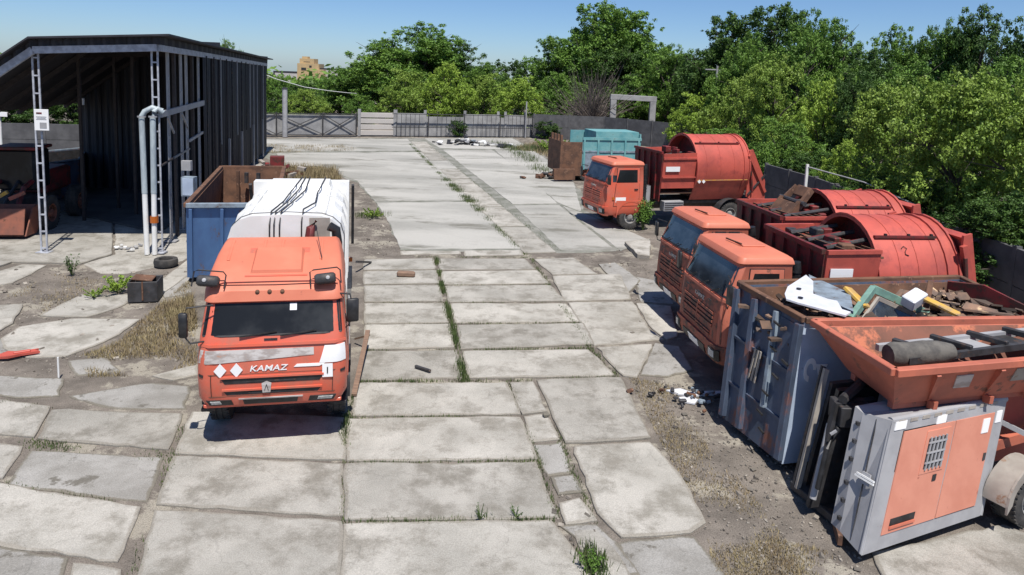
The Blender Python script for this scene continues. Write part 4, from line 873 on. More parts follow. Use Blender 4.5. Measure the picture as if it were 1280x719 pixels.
for x, y in ((-8.7, 20.5), (-7.3, 20.8), (-9.3, 25.8), (-10.7, 25.5)): box('skid', (x, y, .06), (.25, .5, .13), M['steel'], blue)
bar('inner_post_bar', (-10.3, 26.2, .3), (-10.3, 26.2, 2.25), .1, M['rusty'], blue)
for x in (-10.0, -9.55): bar('hook_bar', (x, 26.25, 1.8), (x, 26.25, 2.2), .12, M['steel'], blue)
sc = skip('dark_skip', 'dark navy open skip standing in the shade inside the shed', 'skip', [at(22, 262), at(100, 246), at(112, 226), at(40, 236)],
    [Vector(at(22, 262)) + Vector((-.1, 0)), Vector(at(100, 246)), Vector(at(112, 226)), Vector(at(40, 236))], .1, 1.7, 'blue_old', 'steel', 'blue_rim', rimw=.07)
# red scrap by the far end of the blue skip
t = empty('scrap_pile', label='low pile of red scrap metal and crate behind the blue skip', cat='scrap')
q = Vector((*at(326, 232), 0)); r2 = random.Random(5)
box('red_crate', (q.x, q.y + 2.5, .95), (.75, .6, .6), M['red_dark'], t, rot=Matrix.Rotation(.3, 3, 'Z'))
for k in range(26):
    MB().box((q.x + r2.uniform(-1.6, 1.3), q.y + 1.6 + r2.uniform(-.8, 1.4), .1 + abs(r2.gauss(0, .35))), (r2.uniform(.2, .9), r2.uniform(.1, .5), r2.uniform(.05, .25)), Matrix.Rotation(r2.uniform(0, 3), 3, 'Z') @ Matrix.Rotation(r2.uniform(-.5, .5), 3, 'X'), .01).build('scrap_piece', M[r2.choice(['red', 'red_dark', 'rusty', 'sand', 'rusty'])], t)

# wheel loader at the left edge
def loader():
    q = at(-16, 300); t = empty('wheel_loader', (q[0], q[1], 0), R(10), label='orange brown bucket loader parked half out of view at the left edge', cat='loader')
    W = 1.15
    MB().prism([(0, .12), (.75, .08), (.95, .35), (.95, 1.05), (.85, 1.08), (.82, .4), (.7, .2), (.02, .16)], 2 * W, lambda y, z, h: (-W + h, y, z)).build('bucket', M['bucket'], t)
    for sg in (-1, 1): MB().prism([(0, .12), (.75, .08), (.95, .35), (.95, 1.08), (.55, 1.0), (.1, .3)], .04, lambda y, z, h, sg=sg: (sg * W + h, y, z)).build('bucket_cheek', M['bucket'], t)
    MB().box((0, .03, .62), (2 * W, .04, .9), Matrix.Rotation(R(-12), 3, 'X'), .01).build('bucket_face', M['bucket'], t)
    for sg in (-1, 1):
        MB().tube([(sg * .45, .9, .7), (sg * .5, 1.5, 1.55), (sg * .55, 2.8, 1.9)], .09, 8).build('loader_arm', M['red_dark'], t)
        wheel(t, sg * 1.15, 1.65, .62, flip=sg < 0, rim=M['rim_o']).scale = (1.25, 1.2, 1.2)
        wheel(t, sg * 1.15, 4.1, .62, flip=sg < 0, rim=M['rim_o']).scale = (1.25, 1.2, 1.2)
    tube('linkage_ram', [(.1, .9, 1.0), (.1, 2.0, 1.7)], .06, M['steel'], t)
    bar('linkage_bar', (.3, .85, 1.25), (.7, 1.1, 1.45), .12, M['hopper'], t); bar('linkage_bar', (-.2, .85, 1.2), (.25, .9, 1.5), .12, M['yellow'], t)
    box('engine_hood', (0, 4.0, 1.5), (1.2, 2.2, .9), M['red_dark'], t, bev=.1); box('operator_cabin', (0, 2.6, 2.1), (1.3, 1.2, 1.5), M['glass'], t, bev=.08)
    box('cabin_roof', (0, 2.6, 2.9), (1.45, 1.35, .12), M['red_dark'], t, bev=.04); box('loader_frame', (0, 2.9, .95), (.8, 3.4, .35), M['chassis'], t)
loader()

# ---------------------------------------------------------------- the rubbish skip (blue-grey, rusty) on the right
C1B = [(4.62, 10.85), (9.7, 12.1), (9.3, 13.95), (4.10, 12.40)]; C1T = [(4.88, 11.10, 2.48), (9.9, 12.2, 2.2), (9.25, 14.05), (4.40, 13.0)]
c1, B_, T_ = skip('rubbish_skip', 'large rusty blue grey skip full of scrap between the near truck and grey cabinet', 'skip', C1B, C1T, .12, 2.5, 'blue_old', 'rusty', 'rusty', th=.07,
    mats={0: 'blue_light', 3: 'blue_old'}, rimw=.11)  # paler near wall, darker end wall: sun and shade painted in
nr = (B_[0] - B_[3]).cross(T_[3] - B_[3]).normalized()
def onend(u, v, off=0.): return (B_[3].lerp(B_[0], u)).lerp(T_[3].lerp(T_[0], u), v) + nr * off   # u: far to near on the left end wall
for u, mt in ((.03, 'blue_old'), (.33, 'blue_old'), (.66, 'blue_rim'), (.97, 'blue_old')):
    a, b = onend(u, .02 if mt != 'blue_rim' else .28, .05), onend(u, .97, .05)
    MB().bar(a, b, (.13 if mt != 'blue_rim' else .09), .10, up=tuple(nr), bev=.01).build('wall_rib', M[mt], c1)
for u, v in ((.72, .9), (.72, .72), (.8, .55), (.70, .40), (.66, .25), (.72, .14), (.45, .85), (.9, .68)):
    MB().bar(onend(u - .05, v, .10), onend(u + .05, v - .01, .12), .03).build('wall_hook', M['black'], c1)
for v in (.28, .62): MB().bar(onend(.02, v, .03), onend(.98, v, .03), .05, .05).build('wall_rail', M['blue_old'], c1)
MB().prism([(.36, .44), (.52, .46), (.56, .60), (.46, .66), (.38, .58)], .02, lambda u, v, h: onend(u, v, h + .006)).build('torn_hole', M['steel'], c1)
for k in range(3): MB().bar(onend(.38 + .05 * k, .40, .06), onend(.46 + .04 * k, .64, .09), .05, .02).build('bent_tear', M['sand'], c1)
quadpatch('end_rust_panel', [onend(.70, .0), onend(.98, .0), onend(.98, 1.), onend(.70, 1.)], .0, 1, .04, .95, .02, M['blue_old'], c1)
# marks on the near long wall
q0 = [B_[0], B_[1], T_[1], T_[0]]
def onside(u, v, off=.02):
    n_ = (B_[1] - B_[0]).cross(T_[0] - B_[0]).normalized(); return (B_[0].lerp(B_[1], u)).lerp(T_[0].lerp(T_[1], u), v) + n_ * off
for u0_, kind in ((.045, 'ring'), (.085, 'arrow')):
    poly = [(.022 * math.cos(a * math.pi / 8) * 1., .085 * math.sin(a * math.pi / 8)) for a in range(13)] + [(.012 * math.cos(a * math.pi / 8), .045 * math.sin(a * math.pi / 8)) for a in range(12, -1, -1)] if kind == 'ring' else [(-.022, .04), (.022, .04), (0, -.07)]
    MB().prism(poly, .008, lambda a, b, h: onside(u0_ + a, .66 + b, .012 + h)).build('painted_mark', M['white_clean'], c1)
# raised brown end door (part of the skip) and hung flap
dv = [Vector(atY(1184, 352, 13.7)), Vector(atY(1230, 357, 13.0)), Vector(atY(1292, 388, 12.2))]
MB().hexa([dv[0] - U * .9, dv[1] - U * 1.0, dv[1] - U * 1.0 + Vector((.05, .08, 0)), dv[0] - U * .9 + Vector((.05, .08, 0)), dv[0], dv[1], dv[1] + Vector((.05, .08, 0)), dv[0] + Vector((.05, .08, 0))]).build('end_door', M['red_dark'], c1)
MB().hexa([dv[1] - U * 1.0, dv[2] - U * .7, dv[2] - U * .7 + Vector((.05, .08, 0)), dv[1] - U * 1.0 + Vector((.05, .08, 0)), dv[1], dv[2], dv[2] + Vector((.05, .08, 0)), dv[1] + Vector((.05, .08, 0))]).build('end_door', M['red_dark'], c1)
# scrap lying in it: things of their own
def plate_px(name, px, z, th, material, label, cat, holes=None, tilt=0.):
    c0 = at(sum(p[0] for p in px) / len(px), sum(p[1] for p in px) / len(px), z)
    P = [at(*p, z) for p in px]
    f = lambda a, b, h: (a, b, z + h + tilt * (a - c0[0]))
    o = MB().prism(P, th, f).build(name, M[material]); tag(o, label, cat); return o
wp = plate_px('bent_panel', [(980, 371), (984, 361), (1007, 344), (1016, 352), (1016, 369), (1034, 375), (1046, 377), (1052, 388), (1063, 391), (1056, 396), (996, 382), (982, 378)], 2.62, .03, 'clear',
    'white bent scrap panel with two dark holes at the left end of the skip', 'scrap panel', tilt=-.05)
for x, y in ((998, 362), (1000, 374)):
    q = at(x, y, 2.66); MB().lathe([(0, .001), (0, .045), (.012, .045), (.012, .001)], 10, 'z', (*q, 2.685 - .05 * (q[0] - 5))).build('panel_hole', M['black'], wp)
plate_px('scrap_board', [(1010, 346), (1062, 370), (1066, 393), (1050, 386), (1018, 372)], 2.50, .05, 'blue_rim', 'grey blue board slumped behind the white scrap panel in the skip', 'board')
def frame_thing():
    t = empty('window_frame', label='pale green wooden window frame lying in the rubbish skip', cat='window frame')
    c_ = [Vector(atY(1062, 400, 11.9)), Vector(atY(1091, 361, 12.7)), Vector(atY(1158, 392, 12.9))]; c_.append(c_[0] + c_[2] - c_[1] + Vector((-.1, -.1, -.15)))
    for a, b in zip(c_, c_[1:] + c_[:1]): MB().bar(a, b, .10, .15, bev=.01).build('frame_rail', M['green_frame'], t)
    i_ = [p.lerp(sum(c_, Vector()) / 4, .32) for p in c_]
    for a, b in zip(i_, i_[1:] + i_[:1]): MB().bar(a, b, .05, .08, bev=.005).build('sash_rail', M['sand'], t)
    MB().add([p - U * .02 for p in i_], [(0, 1, 2, 3)]).build('pane', M['glass_blue'], t)
frame_thing()
def scrap(name, px, py, z, d, rot, material, label, cat):
    q = at(px, py, z); o = MB().box((0, 0, 0), d, None, .02).build(name, M[material], None, loc=(*q, z)); o.rotation_euler = rot; return tag(o, label, cat)
scrap('yellow_scrap', 1070, 372, 2.5, (.25, .5, .08), (.5, .3, .6), 'yellow', 'yellow scrap sheet poking up left of the green frame', 'scrap')
scrap('yellow_scrap', 1172, 381, 2.45, (.75, .16, .06), (.2, .35, -.5), 'yellow', 'long yellow scrap strip right of the green frame', 'scrap')
scrap('plastic_canister', 1142, 374, 2.5, (.42, .25, .22), (.3, -.3, .5), 'clear', 'pale plastic canister in the middle of the skip', 'canister')
scrap('broken_board', 1160, 368, 2.55, (.10, .55, .05), (.9, .1, -.5), 'rusty', 'dark broken board leaning up in the middle of the skip', 'board')
mb = MB(); r2 = random.Random(9)
for k in range(900):
    u, v = r2.random(), r2.random(); p = T_[0].lerp(T_[1], u).lerp(T_[3].lerp(T_[2], u), .08 + .84 * v)
    mb.box((p.x, p.y, 2.05 + r2.uniform(-.15, .22) + .12 * math.sin(u * 9)), (r2.choice([r2.uniform(.04, .2), r2.uniform(.2, .8)]), r2.uniform(.02, .22), r2.uniform(.008, .06)), Matrix.Rotation(r2.uniform(0, 3), 3, 'Z') @ Matrix.Rotation(r2.uniform(-.8, .8), 3, 'X'))
rub = mb.build('rubbish', mat('mixed_rubbish', (.20, .12, .08), (.08, .06, .05), scale=2, rough=.9, island=.75, rust=(.42, .30, .18), rust_amt=.06, rscale=2.5)); tag(rub, 'mixed broken rubbish filling the big rusty skip', 'rubbish', kind='stuff')

# ---------------------------------------------------------------- orange tipping hopper on top
HT = [(5.26, 9.05), (9.4, 10.15), (9.45, 11.6), (4.95, 10.95)]; HB = [(5.50, 9.42), (9.2, 10.4), (9.0, 11.2), (5.40, 10.60)]
hop, HB_, HT_ = skip('orange_hopper', 'worn orange tipping hopper resting on the grey cabinet machine', 'hopper', HB, HT, 1.90, 2.5, 'hopper', 'hopper_in', 'hopper', th=.04, rimw=.12)
nh = (HB_[1] - HB_[0]).cross(HT_[0] - HB_[0]).normalized()
for u in (.16, .42, .62, .80, .97):
    b, tp = HB_[0].lerp(HB_[1], u), HT_[0].lerp(HT_[1], u); d = (HT_[1] - HT_[0]).normalized() * .035
    MB().hexa([b - d, b + d, b + d + nh * .01, b - d + nh * .01, tp - d, tp + d, tp + d + nh * .07 - U * .03, tp - d + nh * .07 - U * .03]).build('gusset', M['hopper'], hop)
    MB().hexa([b - d - U * .10, b + d - U * .10, b + d + nh * .13 - U * .02, b - d + nh * .13 - U * .02, b - d + U * .02, b + d + U * .02, b + d + nh * .14 + U * .10, b - d + nh * .14 + U * .10]).build('gusset_foot', M['hopper'], hop)
qn = [HB_[0], HB_[1], HT_[1], HT_[0]]
quadpatch('sticker', qn, .25, .32, .38, .78, .012, M['decal'], hop); quadpatch('sticker', qn, .50, .60, .45, .85, .012, M['sand'], hop)
bar('under_rail', (5.5, 9.5, 1.86), (9.2, 10.5, 1.86), .1, M['hopper'], hop); bar('under_rail', (5.4, 10.4, 1.86), (9.1, 11.1, 1.86), .1, M['hopper'], hop)
MB().tube([(7.0, 11.28, 2.42), (7.0, 11.2, 2.35), (7.05, 11.15, 2.28), (7.12, 11.15, 2.32)], .02, 6).build('hook', M['black'], hop)
# conveyor lying in it
t = empty('conveyor_frame', label='steel conveyor frame with a rolled grey tarpaulin lying in the orange hopper', cat='conveyor')
a0, a1 = Vector((5.95, 9.95, 2.33)), Vector((9.2, 10.75, 2.52)); b0_, b1_ = Vector((5.75, 10.45, 2.33)), Vector((9.1, 11.2, 2.50))
bar('frame_rail', b0_, b1_, .08, M['grey'], t, h=.1); bar('frame_rail', a0, a1, .07, M['steel'], t, h=.1)
for k in range(5):
    u = .14 + k * .2; bar('cross_bar', a0.lerp(a1, u) + U * .06, b0_.lerp(b1_, u) + U * .06 - Vector((.18, 0, 0)), .09, M['steel'], t, bev=.01)
    p, q, r_, s_ = a0.lerp(a1, u + .02), a0.lerp(a1, u + .16), b0_.lerp(b1_, u + .14), b0_.lerp(b1_, u)
    MB().hexa([v - U * .03 for v in (p, q, r_, s_)] + [v for v in (p, q, r_, s_)]).build('tarpaulin_panel', M['steel' if k % 2 == 0 else 'grey'], t)
mb = MB(); c0 = Vector((5.72, 10.08, 2.36)); c1_ = Vector((6.75, 10.22, 2.40))
mb.tube([c0, c0.lerp(c1_, .1), c0.lerp(c1_, .3), c0.lerp(c1_, .55), c0.lerp(c1_, .8), c1_], [.15, .19, .17, .19, .17, .12], 14); mb.build('tarpaulin_roll', mat('grey_tarpaulin', (.14, .13, .115), (.08, .075, .07), scale=5, rough=.9, bump=.5, bscale=12), t, smooth=60)
# stand the hopper on something real beyond the cabinet
tr = empty('steel_trestle', label='dark steel trestle carrying the back of the orange hopper', cat='trestle')
for x, y in ((5.6, 10.55), (8.8, 11.0), (8.6, 10.5)): bar('leg', (x, y, 0), (x, y, 1.80), .1, M['steel'], tr)
bar('top_bar', (5.5, 10.55, 1.76), (8.9, 11.05, 1.76), .08, M['steel'], tr)

# ---------------------------------------------------------------- grey cabinet with orange doors
CBb = [(4.84, 8.62, .14), (7.08, 9.60, .16), (6.9, 10.35, .16), (4.74, 9.30, .14)]; CBt = [(5.34, 9.12, 1.80), (7.52, 10.0, 1.80), (7.4, 10.5, 1.80), (5.02, 9.52, 1.80)]
cabn = empty('machine_cabinet', label='grey machine cabinet with two salmon orange doors under the orange hopper', cat='cabinet')
Bc = [Vector(p) for p in CBb]; Tc = [Vector(p) for p in CBt]
NLs = Bc[0] + Vector((-.02, .0, 0)); # chamfered left side: an extra upright between front and side
Bm = Vector((*at(1049, 664, .15), .15)); Tm = Vector((*at(1078, 516, 1.76), 1.76))
MB().add([Bc[0], Bc[1], Bc[2], Bc[3], Bm, Tc[0], Tc[1], Tc[2], Tc[3], Tm], [(0, 1, 6, 5), (1, 2, 7, 6), (2, 3, 8, 7), (3, 4, 9, 8), (4, 0, 5, 9), (0, 4, 3, 2, 1), (5, 6, 7, 8, 9)]).build('housing', M['grey'], cabn)
MB().tube([Tc[0] + Vector((0, .05, -.03)), Tc[1] + Vector((0, .05, -.03))], .055, 10).build('rolled_edge', M['grey'], cabn, smooth=60); MB().tube([Bc[0] + Vector((.01, .03, 0)), Tc[0] + Vector((.01, .04, -.03))], .03, 8).build('rolled_edge', M['grey'], cabn, smooth=60)
MB().tube([Bc[1] + Vector((-.02, .02, 0)), Tc[1] + Vector((-.02, .04, -.03))], .04, 8).build('rolled_edge', M['grey'], cabn, smooth=60)
fq = [Bc[0], Bc[1], Tc[1], Tc[0]]
for i, (u0_, u1_) in enumerate(((.115, .545), (.555, .90))):
    quadpatch('door_gap', fq, u0_ - .006, u1_ + .006, .105, .905, .003, M['black'], cabn)
    d = quadpatch('door', fq, u0_, u1_, .115, .895, .018, M['salmon'], cabn)
    if i == 0:
        wf = quadpatch('window_frame', fq, .31, .51, .52, .86, .03, M['salmon'], d)
        quadpatch('pane', fq, .335, .485, .56, .80, .035, M['steel'], wf)
        for k in range(5): quadpatch('grille_bar', fq, .345 + k * .032, .353 + k * .032, .55, .81, .05, M['grey'], wf)
        for k in range(3): quadpatch('grille_bar', fq, .335, .485, .60 + k * .08, .612 + k * .08, .053, M['grey'], wf)
        quadpatch('louvre_slot', fq, .16, .36, .17, .225, .022, M['black'], d); quadpatch('louvre_lip', fq, .16, .36, .15, .168, .04, M['orange_old'], d)
        quadpatch('lock', fq, .44, .47, .44, .49, .03, M['black'], d)
        quadpatch('print_label', fq, .38, .46, .90, .965, .012, M['white_clean'], cabn)
    else:
        quadpatch('print_label', fq, .80, .86, .74, .86, .03, M['white_clean'], d); quadpatch('hinge', fq, .87, .89, .5, .56, .03, M['steel'], d)
quadpatch('print_label', fq, .03, .12, .92, .985, .012, M['white_clean'], cabn); quadpatch('print_label', fq, .925, .975, .80, .90, .012, M['white_clean'], cabn)
for k in range(9): quadpatch('peeling_edge', fq, .05 + k * .1, .11 + k * .1, .965, .992, .010, M['sand'], cabn)
sq = [Bm, Bc[0], Tc[0], Tm]
for v in (.50, .52): quadpatch('latch_bar', sq, .25 if v < .51 else .3, .95, v, v + .014, .05, M['white'], cabn)
quadpatch('latch', sq, .45, .75, .47, .56, .03, M['grey'], cabn)
quadpatch('seam', sq, .48, .49, .02, .98, .004, M['steel'], cabn)
bar('bottom_skirt', (4.74, 9.0, .08), (4.85, 9.4, .08), .06, M['rusty'], cabn, h=.14)
for k, v in enumerate((.1, .25, .4, .6, .75, .9)): MB().box(tuple(Bm.lerp(Tm, v) + Vector((-.02, .03, 0))), (.05, .05, .05)).build('bolt', M['steel'], cabn)
# dark radiator and pump unit behind it
pu = empty('pump_unit', label='dark oily pump and radiator unit standing between cabinet and rusty skip', cat='machine')
for k, (x, y, h, mt, w_) in enumerate(((4.80, 9.75, 1.72, 'steel', .5), (4.95, 10.02, 1.80, 'black', .55), (4.98, 10.30, 1.78, 'steel', .5))):
    MB().hexa([(x - .22, y - .06, .1), (x + w_, y + .14, .1), (x + w_, y + .24, .1), (x - .22, y + .04, .1), (x + .06, y - .02, h), (x + w_ + .25, y + .2, h), (x + w_ + .25, y + .3, h), (x + .06, y + .08, h)]).build('radiator_core', M[mt], pu)
for y, mt, w_ in ((10.55, 'sand', .07), (10.65, 'steel', .05)):
    bar('ladder_rail', (4.62, y - .35, .1), (5.0, y - .1, 1.95), w_, M[mt], pu, h=.07)
for k in range(7): bar('ladder_rung', (4.66 + .05 * k, 10.22 + .035 * k, .3 + .25 * k), (4.72 + .05 * k, 10.36 + .03 * k, .3 + .25 * k), .035, M['grey'], pu)
tube('pump_hose', [(4.62, 9.55, .5), (4.72, 9.6, 1.1), (4.9, 9.7, 1.35), (5.0, 9.9, 1.5)], .04, M['black'], pu); tube('ram', [(4.60, 9.62, .3), (4.85, 9.85, 1.35)], .05, M['grey'], pu, 10)
box('pump_block', (5.15, 9.85, 1.55), (.5, .4, .3), M['steel'], pu); tube('top_pipe', [(4.95, 9.75, 1.78), (5.4, 10.2, 1.82), (5.7, 10.5, 1.85)], .07, M['steel'], pu)
box('pump_sled', (5.1, 10.0, .07), (.8, 1.0, .12), M['steel'], pu, rot=Matrix.Rotation(.3, 3, 'Z')); bar('handle_bar', (4.75, 9.6, 1.32), (4.83, 9.6, 1.38), .03, M['grey'], pu)

# wheeled trailer at the right edge
tr = empty('sweeper_trailer', label='red trailer with beige mudguard and wheel cut by the right edge', cat='trailer')
wx, wy = at(1268, 650); e = wheel(tr, wx, wy, .40, name='wheel', rim=M['rim']); e.scale = (1.1, .78, .78); e.rotation_euler = (0, 0, R(-62)); 
d = Vector((math.cos(R(28)), math.sin(R(28)), 0)); n_ = Vector((d.y, -d.x, 0))
MB().grid(lambda u, v: Vector((wx, wy, .44)) + d * (-.62 * math.cos(math.pi * u)) + U * (.52 * math.sin(math.pi * u)) + n_ * (.16 - .34 * v), 14, 1).build('mudguard', M['sand'], tr, smooth=40)
MB().prism([(-.62, -.12)] + [(-.62 * math.cos(math.pi * k / 12), .52 * math.sin(math.pi * k / 12)) for k in range(13)] + [(.62, -.12)] + [(.5 * math.cos(math.pi * k / 12), .36 * math.sin(math.pi * k / 12)) for k in range(13)], .03, lambda a, b, h: Vector((wx, wy, .46)) + d * a + U * b + n_ * (.14 + h)).build('mudguard_side', M['sand'], tr)
bx_ = Vector((wx, wy, 0)) + d * .35 - n_ * .45
bar('trailer_beam', Vector((7.42, 10.15, .95)), Vector((9.6, 11.1, 1.0)), .12, M['hopper'], tr, h=.16); bar('trailer_beam', Vector((7.35, 10.2, 1.45)), Vector((9.4, 9.9, .55)), .07, M['grey'], tr)
MB().hexa([(7.5, 10.45, .45), (10, 11.4, .45), (9.8, 11.7, .45), (7.4, 10.9, .45), (7.5, 10.4, 1.55), (10, 11.4, 1.6), (9.8, 11.7, 1.6), (7.4, 10.9, 1.55)]).build('trailer_body', M['red'], tr)
bar('trailer_axle', Vector((wx, wy, .42)), Vector((wx, wy, .42)) - n_ * 1.6, .09, M['chassis'], tr)

# ---------------------------------------------------------------- turquoise container, brown body, gantry
tc = empty('turquoise_container', label='turquoise open container with rusty brown tail behind the farthest truck', cat='container')
X0, Y0 = at(700, 226); 
def L3(x, y, z): 
    a = R(14); return Vector((X0 + x * math.cos(a) - y * math.sin(a), Y0 + x * math.sin(a) + y * math.cos(a), z))
def hx(name, x0, x1, y0, y1, z0, z1_, mt, sl=0.):
    return MB().hexa([L3(x0, y0, z0), L3(x1, y0, z0), L3(x1, y1, z0), L3(x0, y1, z0), L3(x0 - sl, y0, z1_), L3(x1, y0, z1_), L3(x1, y1, z1_), L3(x0 - sl, y1, z1_)]).build(name, M[mt], tc)
hx('side_wall', 1.3, 5.0, 0, .08, .7, 2.5, 'teal'); hx('side_wall', 1.3, 5.0, 2.4, 2.48, .7, 2.9, 'teal'); hx('end_wall', 5.0, 5.08, 0, 2.48, .7, 2.9, 'teal')
hx('floor_plate', .9, 5.0, .08, 2.4, .7, .8, 'steel'); hx('top_rail', 1.3, 5.1, -.06, .06, 2.5, 2.66, 'teal'); hx('front_box', 2.2, 5.0, .2, 2.3, 2.2, 3.0, 'teal')
for k in range(5): hx('wall_rib', 1.35 + k * .88, 1.46 + k * .88, -.08, 0, .7, 2.5, 'teal')
hx('lower_rail', 1.3, 5.0, -.05, .05, 1.75, 1.85, 'blue_rim'); hx('grey_panel', 1.35, 2.4, -.03, -.005, .75, 1.7, 'blue_rim')
hx('tailgate', -.1, .1, -.05, 2.5, .5, 2.4, 'rusty'); hx('tail_side', .1, 1.3, 0, .1, .3, 2.35, 'rusty')
for k in range(4): hx('tail_tooth', -.06, .06, .1 + k * .62, .32 + k * .62, 2.4, 2.75, 'rusty')
hx('tail_step', -.5, .8, -.35, -.05, .1, .75, 'rusty', .05); hx('chassis_rail', .2, 5.1, .5, .7, .35, .68, 'steel'); hx('chassis_rail', .2, 5.1, 1.8, 2.0, .35, .68, 'steel')
for x in (1.6, 4.3):
    for y in (.25, 2.2):
        p = L3(x, y, 0); wheel(tc, p.x, p.y, .42, flip=(y < 1), rim=M['rim_o']).scale = (1, .8, .8)
        e = tc.children[-1]; e.rotation_euler = (0, 0, R(14 - 90) if y < 1 else R(14 + 90))
gt = empty('concrete_gantry', label='grey concrete portal frame standing behind the farthest truck', cat='gantry')
Yg = 74; a, b = Vector(atY(764, 165, Yg)), Vector(atY(813, 167, Yg)); zg = atY(764, 124, Yg)[2]; zg2 = atY(813, 127, Yg)[2]
box('gantry_post', (a.x, Yg, zg / 2), (.62, .6, zg), M['conc_wall'], gt, bev=.03); box('gantry_post', (b.x, Yg, zg2 / 2), (.62, .6, zg2), M['conc_wall'], gt, bev=.03)
bar('gantry_beam', (a.x - .35, Yg, zg + .25), (b.x + .35, Yg, zg2 + .25), .62, M['conc_wall'], gt, h=.55, bev=.03)
up_ = empty('utility_pole', label='thin grey concrete utility pole rising between the right trees', cat='pole')
q = Vector(atY(896, 88, 66)); tube('pole', [(q.x, q.y, 0), (q.x, q.y, q.z + .4)], [.16, .10], M['conc_wall'], up_); bar('cross_arm', (q.x - 1.1, q.y, q.z + .05), (q.x + .6, q.y, q.z + .05), .1, M['grey'], up_)

# ---------------------------------------------------------------- far fences
Yf = 66
mf = empty('metal_fence', label='low metal fence with crossed bars along the far side of the yard', cat='fence')
def fp(px, Y=None): return Vector((*atY(px, 150, Y or (61 + (px - 330) * .028))[:2], 0))
pxs = [290, 345, 403, 445]; pxs2 = [490, 535, 580, 625, 665, 720]
for a, b in zip(pxs, pxs[1:]):
    p, q = fp(a), fp(b); h = 2.05
    for z_ in (.15, h): bar('fence_rail', p + U * z_, q + U * z_, .07, M['steel'], mf)
    bar('fence_brace', p + U * .2, q + U * (h - .05), .06, M['steel'], mf); bar('fence_brace', p + U * (h - .05), q + U * .2, .06, M['steel'], mf)
    bar('fence_post', q, q + U * (h + .1), .1, M['steel'], mf)
    c_ = p.lerp(q, .5)
    MB().hexa([p + Vector((0, .15, .1)), q + Vector((0, .15, .1)), q + Vector((0, .2, .1)), p + Vector((0, .2, .1)), p + Vector((0, .15, h - .1)), q + Vector((0, .15, h - .1)), q + Vector((0, .2, h - .1)), p + Vector((0, .2, h - .1))]).build('backing_sheet', M['conc_wall'], mf)
for a, b in zip(pxs2, pxs2[1:]):
    p, q = fp(a), fp(b); h = 2.15
    for z_ in (.9, h): bar('fence_rail', p + U * z_, q + U * z_, .07, M['steel'], mf)
    bar('fence_post', q, q + U * (h + .1), .1, M['steel'], mf)
    n = 8
    for k in range(n):
        if random.random() < .8: bar('fence_bar', p.lerp(q, k / n) + U * .1, p.lerp(q, k / n) + U * h, .04, M['steel'], mf)
    for s_ in range(2): MB().bar(p + Vector((0, .55, .5 + s_ * .95)), q + Vector((0, .55, .5 + s_ * .95)), .10, .9).build('concrete_panel', M['conc_wall'], mf)
gp = empty('gate_post', label='pale grey round post at the left end of the far metal fence', cat='post')
q = fp(357.5); tube('post', [q - Vector((0, .4, 0)), q - Vector((0, .4, 0)) + U * 4.2], .22, M['grey'], gp, 12); tube('post_cap', [q - Vector((0, .4, 0)) + U * 4.2, q - Vector((0, .4, 0)) + U * 4.3], .26, M['steel'], gp, 12)
cf = empty('concrete_fence', label='pale ribbed concrete fence panels at the middle of the far side', cat='fence')
for k, (a, b) in enumerate(((447, 492), (493, 530), (580, 622), (631, 656))):
    p, q = fp(a) + Vector((0, .6, 0)), fp(b) + Vector((0, .6, 0)); h = 2.3
    for s_ in range(4): MB().bar(p + U * (.3 + s_ * .55), q + U * (.3 + s_ * .55), .12, .46, bev=.03).build('concrete_panel', M['conc_wall'] if k else M['palewall'], cf)
    for e_ in (p, q): MB().box((e_.x, e_.y, h / 2 + .1), (.25, .25, h + .2)).build('fence_post', M['conc_wall'], cf)
fpt = empty('fence_mast', label='thin mast standing at the right part of the far fence', cat='mast'); q = fp(657); tube('pole', [q, q + U * 3.6], .07, M['grey'], fpt)
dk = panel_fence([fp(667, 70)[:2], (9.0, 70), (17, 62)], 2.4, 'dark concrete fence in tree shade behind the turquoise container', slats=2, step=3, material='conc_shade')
# right-hand concrete wall under the trees
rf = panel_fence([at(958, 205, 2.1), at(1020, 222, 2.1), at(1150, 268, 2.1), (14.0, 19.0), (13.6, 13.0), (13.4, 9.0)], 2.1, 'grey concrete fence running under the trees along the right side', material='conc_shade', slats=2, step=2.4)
wr = empty('fence_pipe', label='bent white pipe rail running along the right concrete fence', cat='pipe')
q = Vector((*at(1007, 226, 2.3), 0)); bar('pipe_post', (q.x, q.y, 0), (q.x, q.y, 3.0), .10, M['white'], wr)
tube('pipe_rail', [(q.x, q.y, 2.9), (13.9, 27.5, 2.6), (14.0, 24, 2.35)], .025, M['grey'], wr)

